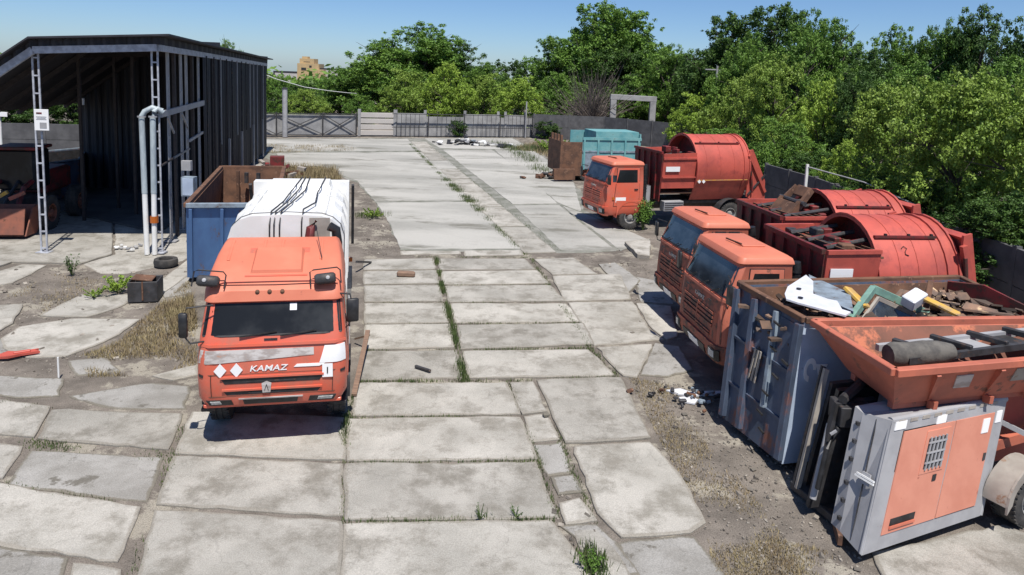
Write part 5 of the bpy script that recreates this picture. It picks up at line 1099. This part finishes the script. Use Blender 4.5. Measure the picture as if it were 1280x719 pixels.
# overhead cable and far building
cb = tube('overhead_cable', [atY(322, 90, 60), atY(345, 99, 62), atY(380, 109, 66), atY(410, 113.5, 70), atY(432, 116, 74), atY(445, 117, 78)], .035, M['white'], None, 5); tag(cb, 'pale overhead cable sagging from the shed to the far trees', 'cable')
fb = empty('far_building', label='tan tall building with pale low wings far beyond the trees', cat='building')
Yb = 430; zb = -12; s_ = Yb / 880
a = Vector(atY(385, 95, Yb)); 
def blk(name, x0, x1, ytop, dep, mt, yo=0):
    A, B = atY(x0, ytop, Yb + yo), atY(x1, ytop, Yb + yo); return MB().box(((A[0] + B[0]) / 2, Yb + yo + dep / 2, (A[2] + zb) / 2), (B[0] - A[0], dep, A[2] - zb)).build(name, M[mt], fb)
blk('main_wall', 371, 398, 79, 12, 'tan'); blk('upper_wall', 374, 392, 73, 9, 'tan', 1); blk('roof_turret', 377, 384, 70.5, 5, 'tan', 2); blk('low_wing', 343, 371, 91, 10, 'palewall', 1); blk('low_wing', 398, 428, 87, 10, 'palewall', 2); blk('wing_roof', 341, 371, 88.5, 11, 'roof', 1.5); blk('wing_roof', 397, 431, 85, 11, 'roof', 2.5)
blk('annex_wall', 394, 404, 87, 10, 'tan', -3)
for (x0, x1, y0, y1) in ((376, 382, 84.5, 87.5), (386, 389, 82, 84), (379, 387, 77, 78)):
    A, B = Vector(atY(x0, y0, Yb - .2)), Vector(atY(x1, y1, Yb - .2)); MB().box(((A.x + B.x) / 2, Yb - .1, (A.z + B.z) / 2), (B.x - A.x, .3, A.z - B.z)).build('window', M['darkwin'], fb)

#@@SMALL
# ---------------------------------------------------------------- small things on the ground
def tyre_thing():
    q = at(207, 332); t = MB().lathe([(-.1, .2), (-.12, .27), (-.1, .33), (0, .35), (.1, .33), (.12, .27), (.1, .2), (-.1, .2)], 24, 'z').build('old_tyre', M['rubber'], None, smooth=50, loc=(*q, .12)); tag(t, 'old black tyre lying flat on the apron near the blue skip', 'tyre')
tyre_thing()
q = at(182, 373); t = empty('metal_crate', (*q, 0), R(14), label='dark rusty square box standing on the dirt left of the truck', cat='crate')
for sx, sy, w_, d_ in ((0, -.30, .72, .04), (0, .30, .72, .04), (-.34, 0, .04, .6), (.34, 0, .04, .6)): box('crate_wall', (sx, sy, .27), (w_, d_, .54), M['steel'], t)
box('crate_base', (0, 0, .04), (.7, .6, .05), M['steel'], t); box('crate_lid', (-.05, .05, .55), (.5, .45, .04), M['rusty'], t, rot=Matrix.Rotation(.12, 3, 'Y')); box('crate_strap', (0, -.33, .3), (.04, .02, .5), M['rusty'], t)
def chunk(name, px, py, d, material, label, cat, rz=0., z=None, ry=0.):
    q = at(px, py); o = MB().box((0, 0, 0), d, None, min(d) * .25).build(name, M[material], None, loc=(q[0], q[1], (d[2] / 2 if z is None else z) + .01)); o.rotation_euler = (0, ry, rz); return tag(o, label, cat)
chunk('timber_block', 507, 346, (.55, .2, .16), 'yellow' if 0 else 'wood', 'brown timber block lying across the slabs behind the truck', 'timber', .0)
chunk('steel_stub', 528, 463, (.42, .06, .06), 'steel', 'short dark steel stub lying on a slab in the middle', 'scrap', -.55)
chunk('stone', 682, 521, (.12, .09, .06), 'conc_dirty', 'dark stone on the narrow slab strip', 'stone', .4)
pk = empty('timber_plank', label='long brown plank leaning beside the right wheels of the left truck', cat='plank')
a, b = at(459, 436), at(442, 497); bar('plank_board', (a[0], a[1], .42), (b[0], b[1], .05), .10, M['wood'], pk, h=.05); bar('plank_batten', (a[0] - .35, a[1] + .3, .1), (a[0] + .05, a[1] - .1, .36), .04, M['wood'], pk)
st = tube('white_stake', [(*at(73, 472), 0), (*at(73, 472), .42)], .018, M['white'], None, 6); tag(st, 'thin white stake standing in the dirt at the left', 'stake')
rb = empty('broken_plastic', (*at(20, 446), 0), .3, label='red broken plastic piece lying on the slab at the left edge', cat='scrap')
MB().prism([(-.45, -.12), (-.1, -.16), (.1, -.05), (.42, .04), (.3, .12), (.35, .2), (.0, .1), (-.2, .16), (-.3, .02)], .05, lambda x, y, h: (x, y, .03 + h)).build('shard', M['red'], rb); box('shard', (.1, .02, .09), (.3, .08, .05), M['red'], rb, rot=Matrix.Rotation(.3, 3, 'Z'))
def heap(name, px, py, n, sp, mats_, label, cat, h=.25, size=(.1, .6), seed=1, stuff=False):
    q = at(px, py); t = empty(name, (*q, 0), label=label, cat=cat); r2 = random.Random(seed)
    for k in range(n):
        x, y = r2.gauss(0, sp[0]), r2.gauss(0, sp[1])
        MB().box((x, y, .04 + r2.random() * h * math.exp(-(x / sp[0]) ** 2 / 2)), (r2.uniform(*size), r2.uniform(size[0], size[1] * .6), min(r2.uniform(.04, .18), size[1] * .35)), Matrix.Rotation(r2.uniform(0, 3), 3, 'Z') @ Matrix.Rotation(r2.uniform(-.5, .5), 3, 'Y'), .012).build('scrap_piece', M[r2.choice(mats_)], t)
heap('debris_heap', 588, 181, 34, (1.5, .7), ['white', 'steel', 'black', 'blue_rim', 'grey', 'black'], 'heap of dark and white rubbish on the far yard before the fence', 'debris', .5, (.2, 1.0), 3)
heap('debris_heap', 684, 222, 26, (1.0, .5), ['steel', 'black', 'rusty', 'steel'], 'black debris lying left of the brown container tail', 'debris', .35, (.15, .7), 4)
heap('debris_heap', 884, 496, 46, (.5, .30), ['steel', 'steel', 'rusty', 'grey', 'black', 'blue_rim'], 'small dark litter on the dirt below the nearest right truck', 'debris', .05, (.03, .16), 5)
heap('debris_heap', 588, 168, 24, (3.2, .5), ['steel', 'black', 'rusty'], 'row of dark rubbish along the foot of the far fence', 'debris', .6, (.3, 1.0), 6)
heap('rubble_bits', 160, 312, 10, (.35, .2), ['conc_wall', 'white'], 'small pale rubble pieces on the shed apron by the pipes', 'rubble', .06, (.05, .2), 8)
cf_ = bar('angle_iron', (*at(463, 329), .03), (*at(445, 341), .35), .06, M['steel'], None); tag(cf_, 'dark angle iron sticking out beside the white truck body', 'angle iron')

for k, (px, lab) in enumerate((([(832, 488), (850, 486), (862, 490), (900, 489), (903, 493), (868, 495), (846, 493)], 'long pale sheet lying on the dirt below the nearest right truck'), ([(848, 497), (862, 495), (872, 500), (868, 505), (852, 502)], 'small crumpled white sheet beside the long pale one'))):
    P_ = [at(*p) for p in px]; o = MB().prism(P_, .03, lambda a, b, h: (a, b, -.02 + h)).build('plastic_sheet', M['clear']); tag(o, lab, 'sheet')
#@@PLANTS
# ================================================================== PLANTS
def quads(name, V, material, parent=None):
    """V: n x 4 x 3 array of separate quads"""
    n = len(V); me = bpy.data.meshes.new(name); me.vertices.add(n * 4); me.vertices.foreach_set('co', V.reshape(-1).astype(np.float32))
    me.loops.add(n * 4); me.loops.foreach_set('vertex_index', np.arange(n * 4, dtype=np.int32)); me.polygons.add(n)
    me.polygons.foreach_set('loop_start', np.arange(0, n * 4, 4, dtype=np.int32)); me.polygons.foreach_set('loop_total', np.full(n, 4, np.int32)); me.update(); me.validate()
    me.materials.append(material); return me
def leaves(C, rad, n, size, r, flat=.5, sub=0):
    """leaf quads round lobe centres C with radii rad"""
    C = np.asarray(C); rad = np.asarray(rad)
    if sub:   # each limb carries many small sprays rather than one ball of leaves
        k0 = r.choice(len(C), sub * len(C), p=rad ** 2 / (rad ** 2).sum()); dd = r.normal(size=(len(k0), 3)); dd /= np.linalg.norm(dd, axis=1, keepdims=True); dd[:, 2] = dd[:, 2] * .75 + .1
        q0 = rad[k0] * r.uniform(.35, 1.35, len(k0)); C = C[k0] + dd * q0[:, None]; rad = rad[k0] * r.uniform(.16, .42, len(k0))
    k = r.choice(len(C), n, p=rad ** 2 / (rad ** 2).sum())
    d = r.normal(size=(n, 3)); d /= np.linalg.norm(d, axis=1, keepdims=True)
    rr = rad[k] * (r.random(n) ** .45) * r.uniform(.7, 1.3, n)
    P = C[k] + d * rr[:, None] * np.array([1, 1, .82])
    nrm = d * .8 + r.normal(size=(n, 3)) * .6 + np.array([0, 0, flat]); nrm /= np.linalg.norm(nrm, axis=1, keepdims=True)
    a = np.cross(nrm, r.normal(size=(n, 3))); a /= np.linalg.norm(a, axis=1, keepdims=True); b = np.cross(nrm, a)
    s = size * r.uniform(.6, 1.4, n)[:, None]
    return np.stack([P - a * s * .55, P + b * s * .32 + nrm * s * .06, P + a * s * .55, P - b * s * .32 + nrm * s * .06], 1)
def tree_meshes(seed, H=10., Wd=7., nl=34, n=16000, size=.26, low=.12, top=.55, lob=(.10, .19), bare=False, shape='round'):
    nl = int(nl * 1.5); lob = (lob[0] * .72, lob[1] * .82)
    r = np.random.default_rng(seed); C = []; rad = []
    for i in range(nl):
        z = low + (1 - low) * (i + r.random()) / nl * .93
        prof = (math.sin(math.pi * min(1, max(.04, (z - low * .5) / (1 - low * .5))) ** .8) ** .6) if shape == 'round' else (1 - z) ** .5 * .9 + .1
        a = r.random() * 2 * math.pi; q = math.sqrt(r.random()) * .9
        C.append((math.cos(a) * q * prof * Wd / 2, math.sin(a) * q * prof * Wd / 2, z * H)); rad.append(r.uniform(*lob) * H * (.75 + .35 * prof))
    C = np.array(C); rad = np.array(rad); C[:, 2] = np.minimum(C[:, 2], H - rad * .75)
    crown = quads('crown', leaves(C, rad, int(n * 1.25), size * .92, r, sub=15), None)
    crown.materials.clear()
    mb = MB(); sway = [(r.normal() * .15, r.normal() * .15) for _ in range(5)]
    tr_ = [Vector((sway[i][0] * i * .4, sway[i][1] * i * .4, H * top * i / 4)) for i in range(5)]
    mb.tube(tr_, [.026 * H, .021 * H, .017 * H, .013 * H, .009 * H], 8)
    for i in r.choice(nl, min(nl, 22), replace=False):
        c_ = Vector(C[i]); h0 = min(c_.z * .6, H * top * .95); k = h0 / (H * top) * 4; i0 = int(min(3, k)); s0 = tr_[i0].lerp(tr_[i0 + 1], k - i0)
        mid = s0.lerp(c_, .5) + Vector((r.normal() * .2, r.normal() * .2, .25)); mb.tube([s0, mid, c_], [.011 * H, .007 * H, .002 * H], 5)
        for j in range(2 if not bare else 6):
            e = c_ + Vector(r.normal(size=3) * rad[i] * .7); mb.tube([mid.lerp(c_, r.random()), e], [.004 * H, .001 * H], 4)
    return crown, mb.mesh('trunk', 50)
KINDS = dict(
    big=tree_meshes(11, 10, 8, 42, 40000, .17, .10, .6, (.08, .16)),
    broad=tree_meshes(12, 10, 9, 40, 40000, .18, .05, .55, (.09, .17)),
    tall=tree_meshes(13, 12, 6.5, 36, 34000, .20, .12, .7, (.07, .14)),
    ragged=tree_meshes(14, 12, 7, 26, 13000, .20, .22, .75, (.07, .13)),
    bushy=tree_meshes(15, 7, 8, 34, 24000, .17, .0, .5, (.11, .2)),
    near=tree_meshes(16, 7, 7, 60, 46000, .125, .0, .6, (.08, .15)),
    far=tree_meshes(17, 9, 8, 26, 7000, .34, .05, .5, (.12, .2)),
)
DIM = dict(big=(10, 8.6), broad=(10, 9.5), tall=(12, 7), ragged=(12, 7.4), bushy=(7, 8.8), near=(7, 7.8), far=(9, 9))
def tree(px, ytop, Y, wpx, kind, leaf, label, name='tree', group='trees round the yard', trunk=True, zbase=0., bark='bark'):
    x, _, zt_ = atY(px, ytop, Y); H, W_ = DIM[kind]; sz = (zt_ - zbase) / H; sx = wpx * Y / F_PX / W_
    t = empty(name, (x, Y, zbase), random.uniform(0, 6.28), label=label, cat='tree', group=group); t.scale = (sx, sx, sz)
    cm, tm = KINDS[kind]
    for nm, me, mt in (('crown', cm, LEAF[leaf] if leaf else None), ('trunk', tm, M[bark])):
        if mt is None: continue
        key = me.name + mt.name
        m2 = bpy.data.meshes.get(key)
        if m2 is None: m2 = me.copy(); m2.name = key; m2.materials.clear(); m2.materials.append(mt)
        o = bpy.data.objects.new(nm, m2); COL.objects.link(o); o.parent = t
    return t
T = [
 # far side, left to right
 (348, 96, 78, 60, 'bushy', 'mid', 'small green tree beside the far corner of the shed'),
 (318, 88, 66, 70, 'broad', 'mid', 'green tree half hidden behind the far shed wall'),
 (385, 112, 76, 70, 'bushy', 'olive', 'low yellowish tree behind the crossed metal fence'),
 (372, 104, 96, 90, 'bushy', 'dark', 'dull dark tree below the far tan building'),
 (425, 96, 92, 70, 'broad', 'mid', 'green tree right of the tan building'),
 (440, 84, 105, 60, 'tall', 'dark', 'dark pointed tree left of the tallest left crown'),
 (478, 50, 88, 135, 'big', 'mid', 'left shoulder of the big rounded tree above the far fence'),
 (522, 28, 90, 150, 'big', 'mid', 'big rounded dark green tree, tallest above the left half of the far fence'),
 (574, 50, 92, 115, 'big', 'dark', 'dark tree joining the big rounded one on its right'),
 (452, 118, 76, 60, 'bushy', 'mid', 'low green bush left of the ribbed concrete panels'),
 (512, 88, 78, 90, 'bushy', 'olive', 'bright bushy tree in front of the big rounded dark tree'),
 (562, 80, 77, 80, 'bushy', 'light', 'pale green bushy tree right above the middle of the far fence'),
 (605, 92, 79, 75, 'bushy', 'olive', 'yellowish tree between two pale bushy ones at the far fence'),
 (648, 96, 77, 80, 'bushy', 'light', 'pale green low tree behind the fence mast'),
 (640, 74, 112, 70, 'far', 'dark', 'small distant dark tree in the dip of the tree line'),
 (672, 70, 110, 60, 'far', 'mid', 'distant green tree right of the dip in the tree line'),
 (698, 44, 98, 60, 'tall', 'mid', 'slim green tree left of the tallest central tree'),
 (742, 0, 92, 95, 'tall', 'mid', 'left half of the tallest open crowned central tree'),
 (795, 10, 94, 105, 'tall', 'mid', 'right half of the tallest open crowned central tree'),
 (770, 60, 88, 110, 'broad', 'dark', 'dark lower crown beneath the tallest central tree'),
 (700, 92, 80, 90, 'bushy', 'mid', 'green bushes left of the dead grey bush'),
 (800, 96, 84, 90, 'bushy', 'mid', 'green bush behind the concrete portal frame'),
 (840, 60, 82, 80, 'broad', 'mid', 'rounded green tree right of the tallest central one'),
 (872, 72, 78, 70, 'broad', 'dark', 'dark tree behind the utility pole'),
 (572, 150, 68, 30, 'far', 'dark', 'low dark shrub at the fence above the rubbish heap'),
 (682, 150, 70, 40, 'far', 'dark', 'low dark shrub left of the dark concrete fence'),
 # right side
 (908, 14, 70, 100, 'tall', 'dark', 'tall thin crowned tree left of the highest right trees'),
 (965, 2, 66, 100, 'tall', 'dark', 'tall dark tree at the upper right, highest of its row'),
 (1015, 20, 64, 90, 'broad', 'mid', 'green tree right of the tall dark upper right tree'),
 (1060, 52, 62, 90, 'broad', 'dark', 'dark rounded tree in the middle of the right tree line'),
 (1115, 32, 56, 100, 'big', 'mid', 'large green tree above the near bushy trees'),
 (1170, 42, 54, 90, 'broad', 'dark', 'dark crown between the large green tree and the corner tree'),
 (1235, 8, 50, 120, 'big', 'dark', 'very dark tree in the upper right corner'),
 (1300, 20, 46, 120, 'big', 'dark', 'dark tree cut by the right edge at the top'),
 (875, 118, 62, 90, 'bushy', 'light', 'pale low bush left of the light green mid trees'),
 (925, 100, 56, 100, 'bushy', 'olive', 'yellow green bush above the cab of the farthest truck'),
 (970, 74, 50, 110, 'broad', 'olive', 'light green tree with feathery top behind the red barrels'),
 (1030, 98, 46, 100, 'bushy', 'light', 'light green tree right of the feathery topped one'),
 (1075, 96, 44, 90, 'broad', 'dark', 'shaded dark tree behind the light near bushes'),
 (900, 160, 50, 110, 'bushy', 'mid', 'low mid green bush right behind the farthest truck body'),
 (985, 150, 40, 110, 'bushy', 'mid', 'low green bush behind the farthest truck tail'),
 (1066, 172, 34, 80, 'bushy', 'light', 'small bright bush above the middle red barrel'),
 (1010, 190, 38, 110, 'bushy', 'dark', 'dark low bush at the start of the right fence'),
 (1130, 100, 30, 170, 'near', 'olive', 'tall olive bushy tree left of the nearest right tree'),
 (1215, 84, 25, 230, 'near', 'olive', 'nearest large olive green tree at the right'),
 (1310, 96, 22, 220, 'near', 'olive', 'large olive tree cut by the right edge'),
 (1110, 215, 29, 150, 'near', 'dark', 'dark shaded bush above the near red barrel'),
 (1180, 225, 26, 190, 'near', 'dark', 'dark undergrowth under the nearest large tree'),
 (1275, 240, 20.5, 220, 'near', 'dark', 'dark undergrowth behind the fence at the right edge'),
 (1010, 40, 58, 110, 'big', 'mid', 'mid green crown filling the gap right of the tall dark tree'),
 (935, 40, 60, 90, 'big', 'mid', 'mid green crown left of the tall dark upper right tree'), (1090, 62, 50, 110, 'big', 'dark', 'dark crown right of the middle of the right tree line'),
 (1145, 70, 44, 120, 'big', 'mid', 'green crown right above the olive near tree'), (1265, 70, 38, 150, 'big', 'mid', 'green crown under the very dark corner tree'), (1200, 30, 52, 100, 'broad', 'mid', 'green crown left of the very dark corner tree'),
 (820, 74, 88, 90, 'big', 'mid', 'green crown left of the utility pole'), (725, 72, 90, 80, 'big', 'mid', 'green crown left under the tallest central tree'), (610, 78, 88, 80, 'big', 'mid', 'green crown filling the dip right of the big rounded tree'),
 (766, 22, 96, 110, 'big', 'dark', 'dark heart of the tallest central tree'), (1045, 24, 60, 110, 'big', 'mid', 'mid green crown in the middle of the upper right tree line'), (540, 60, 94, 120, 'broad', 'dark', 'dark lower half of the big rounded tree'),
 (1085, 232, 29, 120, 'near', 'mid', 'mid green bush leaning over the fence behind the middle red barrel'), (1020, 214, 36, 70, 'bushy', 'mid', 'small mid green bush at the pipe post of the right fence'),
 (1190, 292, 21, 120, 'near', 'dark', 'low dark bush spilling over the fence behind the near red barrel'),
 # behind the shed
 (283, 48, 80, 40, 'ragged', 'mid', 'tree top showing just above the shed roof'), (302, 62, 84, 30, 'ragged', 'mid', 'smaller tree top above the right end of the shed roof'),
 (20, 118, 46, 130, 'broad', 'dark', 'dark tree seen through the shed at the far left'), (95, 112, 48, 120, 'broad', 'dark', 'dark tree seen through the shed right of the notice'), (-60, 110, 44, 130, 'broad', 'dark', 'dark tree beyond the left edge of the shed'),
]
for a in T: tree(*a)
tree(742, 82, 75, 70, 'ragged', None, 'dead grey leafless bush left of the concrete portal frame', name='dead_bush', group=None, bark='deadwood')
dead = [o for o in COL.objects if o.name == 'dead_bush'][0]
cm, tm = tree_meshes(31, 6, 6, 40, 10, .1, .05, .4, (.12, .2), bare=True)
r = np.random.default_rng(3); mb = MB()
for k in range(420):
    a, e = r.random() * 6.28, r.uniform(.35, 1.45); L_ = r.uniform(2.0, 5.4); b0v = Vector((r.normal() * .3, r.normal() * .3, r.uniform(0, 1.5))); d_ = Vector((math.cos(a) * math.cos(e), math.sin(a) * math.cos(e), math.sin(e)))
    mid = b0v + d_ * L_ * .55 + Vector(r.normal(size=3) * .2); mb.tube([b0v, mid, mid + d_ * L_ * .5 + Vector(r.normal(size=3) * .5)], [.035, .022, .008], 3, cap=False)
for ch in list(dead.children): bpy.data.objects.remove(ch)
dead.scale = (1.1, 1.1, 1.15); mb.build('branches', M['deadwood'], dead)
# far-off wood closing the horizon
r = np.random.default_rng(8); C = []; rad = []
for k in range(1300):
    Y = r.uniform(150, 560); X = r.uniform(-.85, .9) * Y; gz_ = gz(Y); h = r.uniform(5, 9); C.append((X, Y, gz_ + h * .55)); rad.append(h * .62)
fw = quads('distant_wood', leaves(C, np.array(rad), 90000, 1.5, r), LEAF['mid']); o = bpy.data.objects.new('distant_wood', fw); COL.objects.link(o); tag(o, 'far-off wood stretching along the horizon beyond the yard', 'wood', kind='stuff')

# weeds and grass
def blades(P, h, w_, r, lean=.45):
    n = len(P); a = r.random(n) * 6.283; d = np.stack([np.cos(a), np.sin(a), np.zeros(n)], 1); hh = (h * r.uniform(.4, 1.3, n))[:, None]
    t_ = np.stack([np.cos(a + 1.57), np.sin(a + 1.57), np.zeros(n)], 1) * hh * r.uniform(0, lean, n)[:, None]; up = np.array([0, 0, 1.])
    ww = w_ * r.uniform(.6, 1.3, n)[:, None]
    return np.stack([P - d * ww, P + d * ww, P + up * hh + t_ + d * ww * .15, P + up * hh + t_ - d * ww * .15], 1)
def along(px, n, spread, r, zb=-.04):
    pts = [Vector((*at(*p), 0)) for p in px]; L_ = [(b - a).length for a, b in zip(pts, pts[1:])]; tot = sum(L_); out = []
    for _ in range(n):
        t_ = r.random() * tot; i = 0
        while t_ > L_[i]: t_ -= L_[i]; i += 1
        p = pts[i].lerp(pts[i + 1], t_ / L_[i])
        if noise.noise(Vector((p.x * 1.3, p.y * 1.3, 3.3))) < r.uniform(-.35, .25): continue
        out.append((p.x + r.normal() * spread, p.y + r.normal() * spread, zb))
    return np.array(out).reshape(-1, 3)
r = np.random.default_rng(21)
G = []
for px, n, sp, h in (([(545, 322), (552, 360), (564, 405), (580, 475)], 5200, .055, .11), ([(664, 323), (700, 378), (738, 436), (772, 470)], 1500, .05, .07),
    ([(429, 560), (433, 521), (440, 495)], 900, .04, .10), ([(428, 650), (429, 600), (431, 560)], 300, .03, .05), ([(636, 477), (651, 518), (672, 574), (697, 646)], 1200, .035, .06),
    ([(668, 476), (702, 552), (720, 600), (745, 652)], 900, .04, .06), ([(430, 578), (671, 575)], 700, .03, .06), ([(434, 521), (651, 519)], 700, .03, .06), ([(428, 651), (690, 648)], 900, .03, .07),
    ([(446, 476), (640, 475), (768, 470)], 1300, .03, .07), ([(457, 437), (570, 437), (740, 434)], 900, .03, .06), ([(455, 404), (735, 403)], 700, .03, .06), ([(455, 378), (708, 377)], 500, .03, .06),
    ([(455, 356), (690, 355)], 350, .03, .05), ([(512, 180), (560, 228), (600, 266), (657, 318)], 9000, .09, .10), ([(556, 224), (612, 272)], 7000, .17, .13), ([(533, 180), (600, 235), (700, 316)], 2600, .07, .08),
    ([(620, 178), (650, 192), (680, 215)], 2400, .45, .3), ([(650, 185), (690, 190)], 2200, .9, .4), ([(215, 566), (195, 630), (165, 719)], 700, .05, .06), ([(230, 520), (217, 566)], 400, .05, .06),
    ([(40, 550), (100, 560), (205, 568)], 1500, .10, .05), ([(0, 602), (180, 632)], 500, .04, .05), ([(735, 690), (745, 719)], 500, .10, .16), ([(590, 645), (612, 645)], 60, .03, .16),
    ([(450, 270), (478, 268)], 900, .28, .16), ([(0, 500), (60, 510)], 200, .06, .06), ([(500, 320), (660, 321)], 700, .05, .05)):
    P = along(px, n, sp, r)
    if len(P): G.append(blades(P, h, .006 + h * .03, r))
o = bpy.data.objects.new('joint_weeds', quads('joint_weeds', np.concatenate(G), M['grass'])); COL.objects.link(o); tag(o, 'short green weeds growing in the joints between the slabs', 'weeds', kind='stuff')
# dry grass patches: scattered inside polygons on the ground
def inpoly(px, n, r, thr=-.1):
    P = [at(*p) for p in px]; xs = [p[0] for p in P]; ys = [p[1] for p in P]; out = []
    while len(out) < n:
        x, y = r.uniform(min(xs), max(xs)), r.uniform(min(ys), max(ys)); c_ = False; j = len(P) - 1
        for i in range(len(P)):
            if (P[i][1] > y) != (P[j][1] > y) and x < (P[j][0] - P[i][0]) * (y - P[i][1]) / (P[j][1] - P[i][1]) + P[i][0]: c_ = not c_
            j = i
        if c_ and (noise.noise(Vector((x * .9, y * .9, 1.))) > thr + r.uniform(-.2, .2) ): out.append((x, y, -.045))
    return np.array(out)
G = []
for px, n, h, thr in (([(175, 400), (235, 350), (244, 400), (246, 455), (190, 468), (110, 470), (95, 445), (150, 425)], 9000, .09, -.15), ([(205, 385), (240, 370), (246, 410), (215, 420)], 2200, .2, -.5),
    ([(785, 470), (835, 480), (890, 560), (960, 640), (1010, 719), (930, 719), (880, 650), (830, 560)], 6500, .05, -.05), ([(60, 340), (170, 355), (140, 370), (60, 390), (0, 375)], 1500, .06, 0.),
    ([(355, 212), (420, 216), (425, 232), (352, 234)], 6000, .5, -.5), ([(330, 181), (430, 182), (450, 188), (330, 192)], 2500, .18, -.1), ([(670, 178), (700, 185), (700, 200), (640, 186)], 3000, .3, -.3), ([(880, 650), (1090, 700), (1090, 760), (900, 760)], 4500, .05, -.05)):
    G.append(blades(inpoly(px, n, r, thr), h, .006 + h * .02, r, .9))
o = bpy.data.objects.new('dry_grass', quads('dry_grass', np.concatenate(G), M['drygrass'])); COL.objects.link(o); tag(o, 'dry yellow grass on the bare dirt beside the slabs', 'dry grass', kind='stuff')
# gravel crumbs
mb = MB()
for px, n in (([(175, 400), (246, 455), (110, 470), (0, 500), (0, 330), (240, 340)], 900), ([(785, 470), (900, 480), (1100, 700), (1000, 760), (900, 700), (830, 560)], 1100), ([(450, 275), (485, 280), (498, 318), (452, 320)], 350), ([(700, 600), (760, 660), (790, 719), (700, 719), (690, 640)], 160), ([(720, 318), (810, 330), (830, 430), (800, 470), (780, 380)], 350)):
    for p in inpoly(px, n, r, -1): 
        s_ = r.uniform(.006, .020) * (1 + (r.random() < .05) * 1.6); mb.box((p[0], p[1], -.03 + s_ * .3), (s_ * 2, s_ * 1.5, s_), Matrix.Rotation(r.random() * 3, 3, 'Z') @ Matrix.Rotation(r.random(), 3, 'X'))
o = mb.build('gravel', M['pebble']); tag(o, 'loose gravel crumbs scattered on the bare dirt', 'gravel', kind='stuff')
# single plants
def plant(px, py, h, wd, n, label, name='weed_plant', leaf='mid', size=.06, cat='plant', stems=14, z0=0.):
    q = at(px, py); t = empty(name, (*q, z0), label=label, cat=cat); r = np.random.default_rng(int(px * 7 + py)); mb = MB(); C = []; 
    for k in range(stems):
        a = r.random() * 6.28; s_ = r.random() ** .7; e = Vector((math.cos(a) * wd / 2 * s_, math.sin(a) * wd / 2 * s_, h * r.uniform(.55, 1))); mb.tube([(e.x * .1, e.y * .1, 0), (e.x * .6, e.y * .6, e.z * .6), tuple(e)], [.008, .006, .002], 4)
        for j in range(4): C.append(tuple(e * (.35 + .65 * (j + 1) / 4)))
    mb.build('stem', M['grass'], t); me = quads('leaf_mass', leaves(C, np.full(len(C), h * .12), n, size, r), LEAF[leaf]); link('foliage', me, None, t)
plant(803, 287, 1.25, 1.1, 2600, 'feathery green bush growing at the front wheel of the farthest truck', 'small_bush', 'mid', .07, 'bush', 26)
plant(90, 344, .6, .45, 160, 'spiky dark green weed clump on the dirt below the shed post', leaf='dark', size=.05)
plant(148, 366, .45, .95, 1500, 'bright low green weed left of the rusty box', leaf='light', size=.05); plant(118, 372, .25, .6, 500, 'small pale weed left of the bright green one', leaf='olive', size=.04)
plant(600, 648, .22, .30, 60, 'little upright weed in the joint at the bottom middle', leaf='dark', size=.02, stems=8); plant(645, 646, .16, .3, 80, 'dark weed tuft in the joint right of the upright one', leaf='dark', size=.02, stems=6)
plant(738, 716, .25, .35, 260, 'green weed tuft on the slab strip at the bottom edge', leaf='mid', size=.03); plant(1240, 372, 1.5, 1.4, 2200, 'tall green weeds before the fence right of the near red barrel', leaf='light', size=.08, cat='weeds', stems=26)
plant(690, 190, 1.0, 3.0, 1800, 'grassy weeds left of the turquoise container', leaf='olive', size=.12, cat='weeds', stems=30); plant(465, 272, .35, 1.2, 700, 'flat green weed on the dirt beyond the white truck body', leaf='olive', size=.06)
plant(1205, 330, 1.2, 1.0, 900, 'green weeds growing behind the tail of the near red truck', leaf='olive', size=.07, cat='weeds')
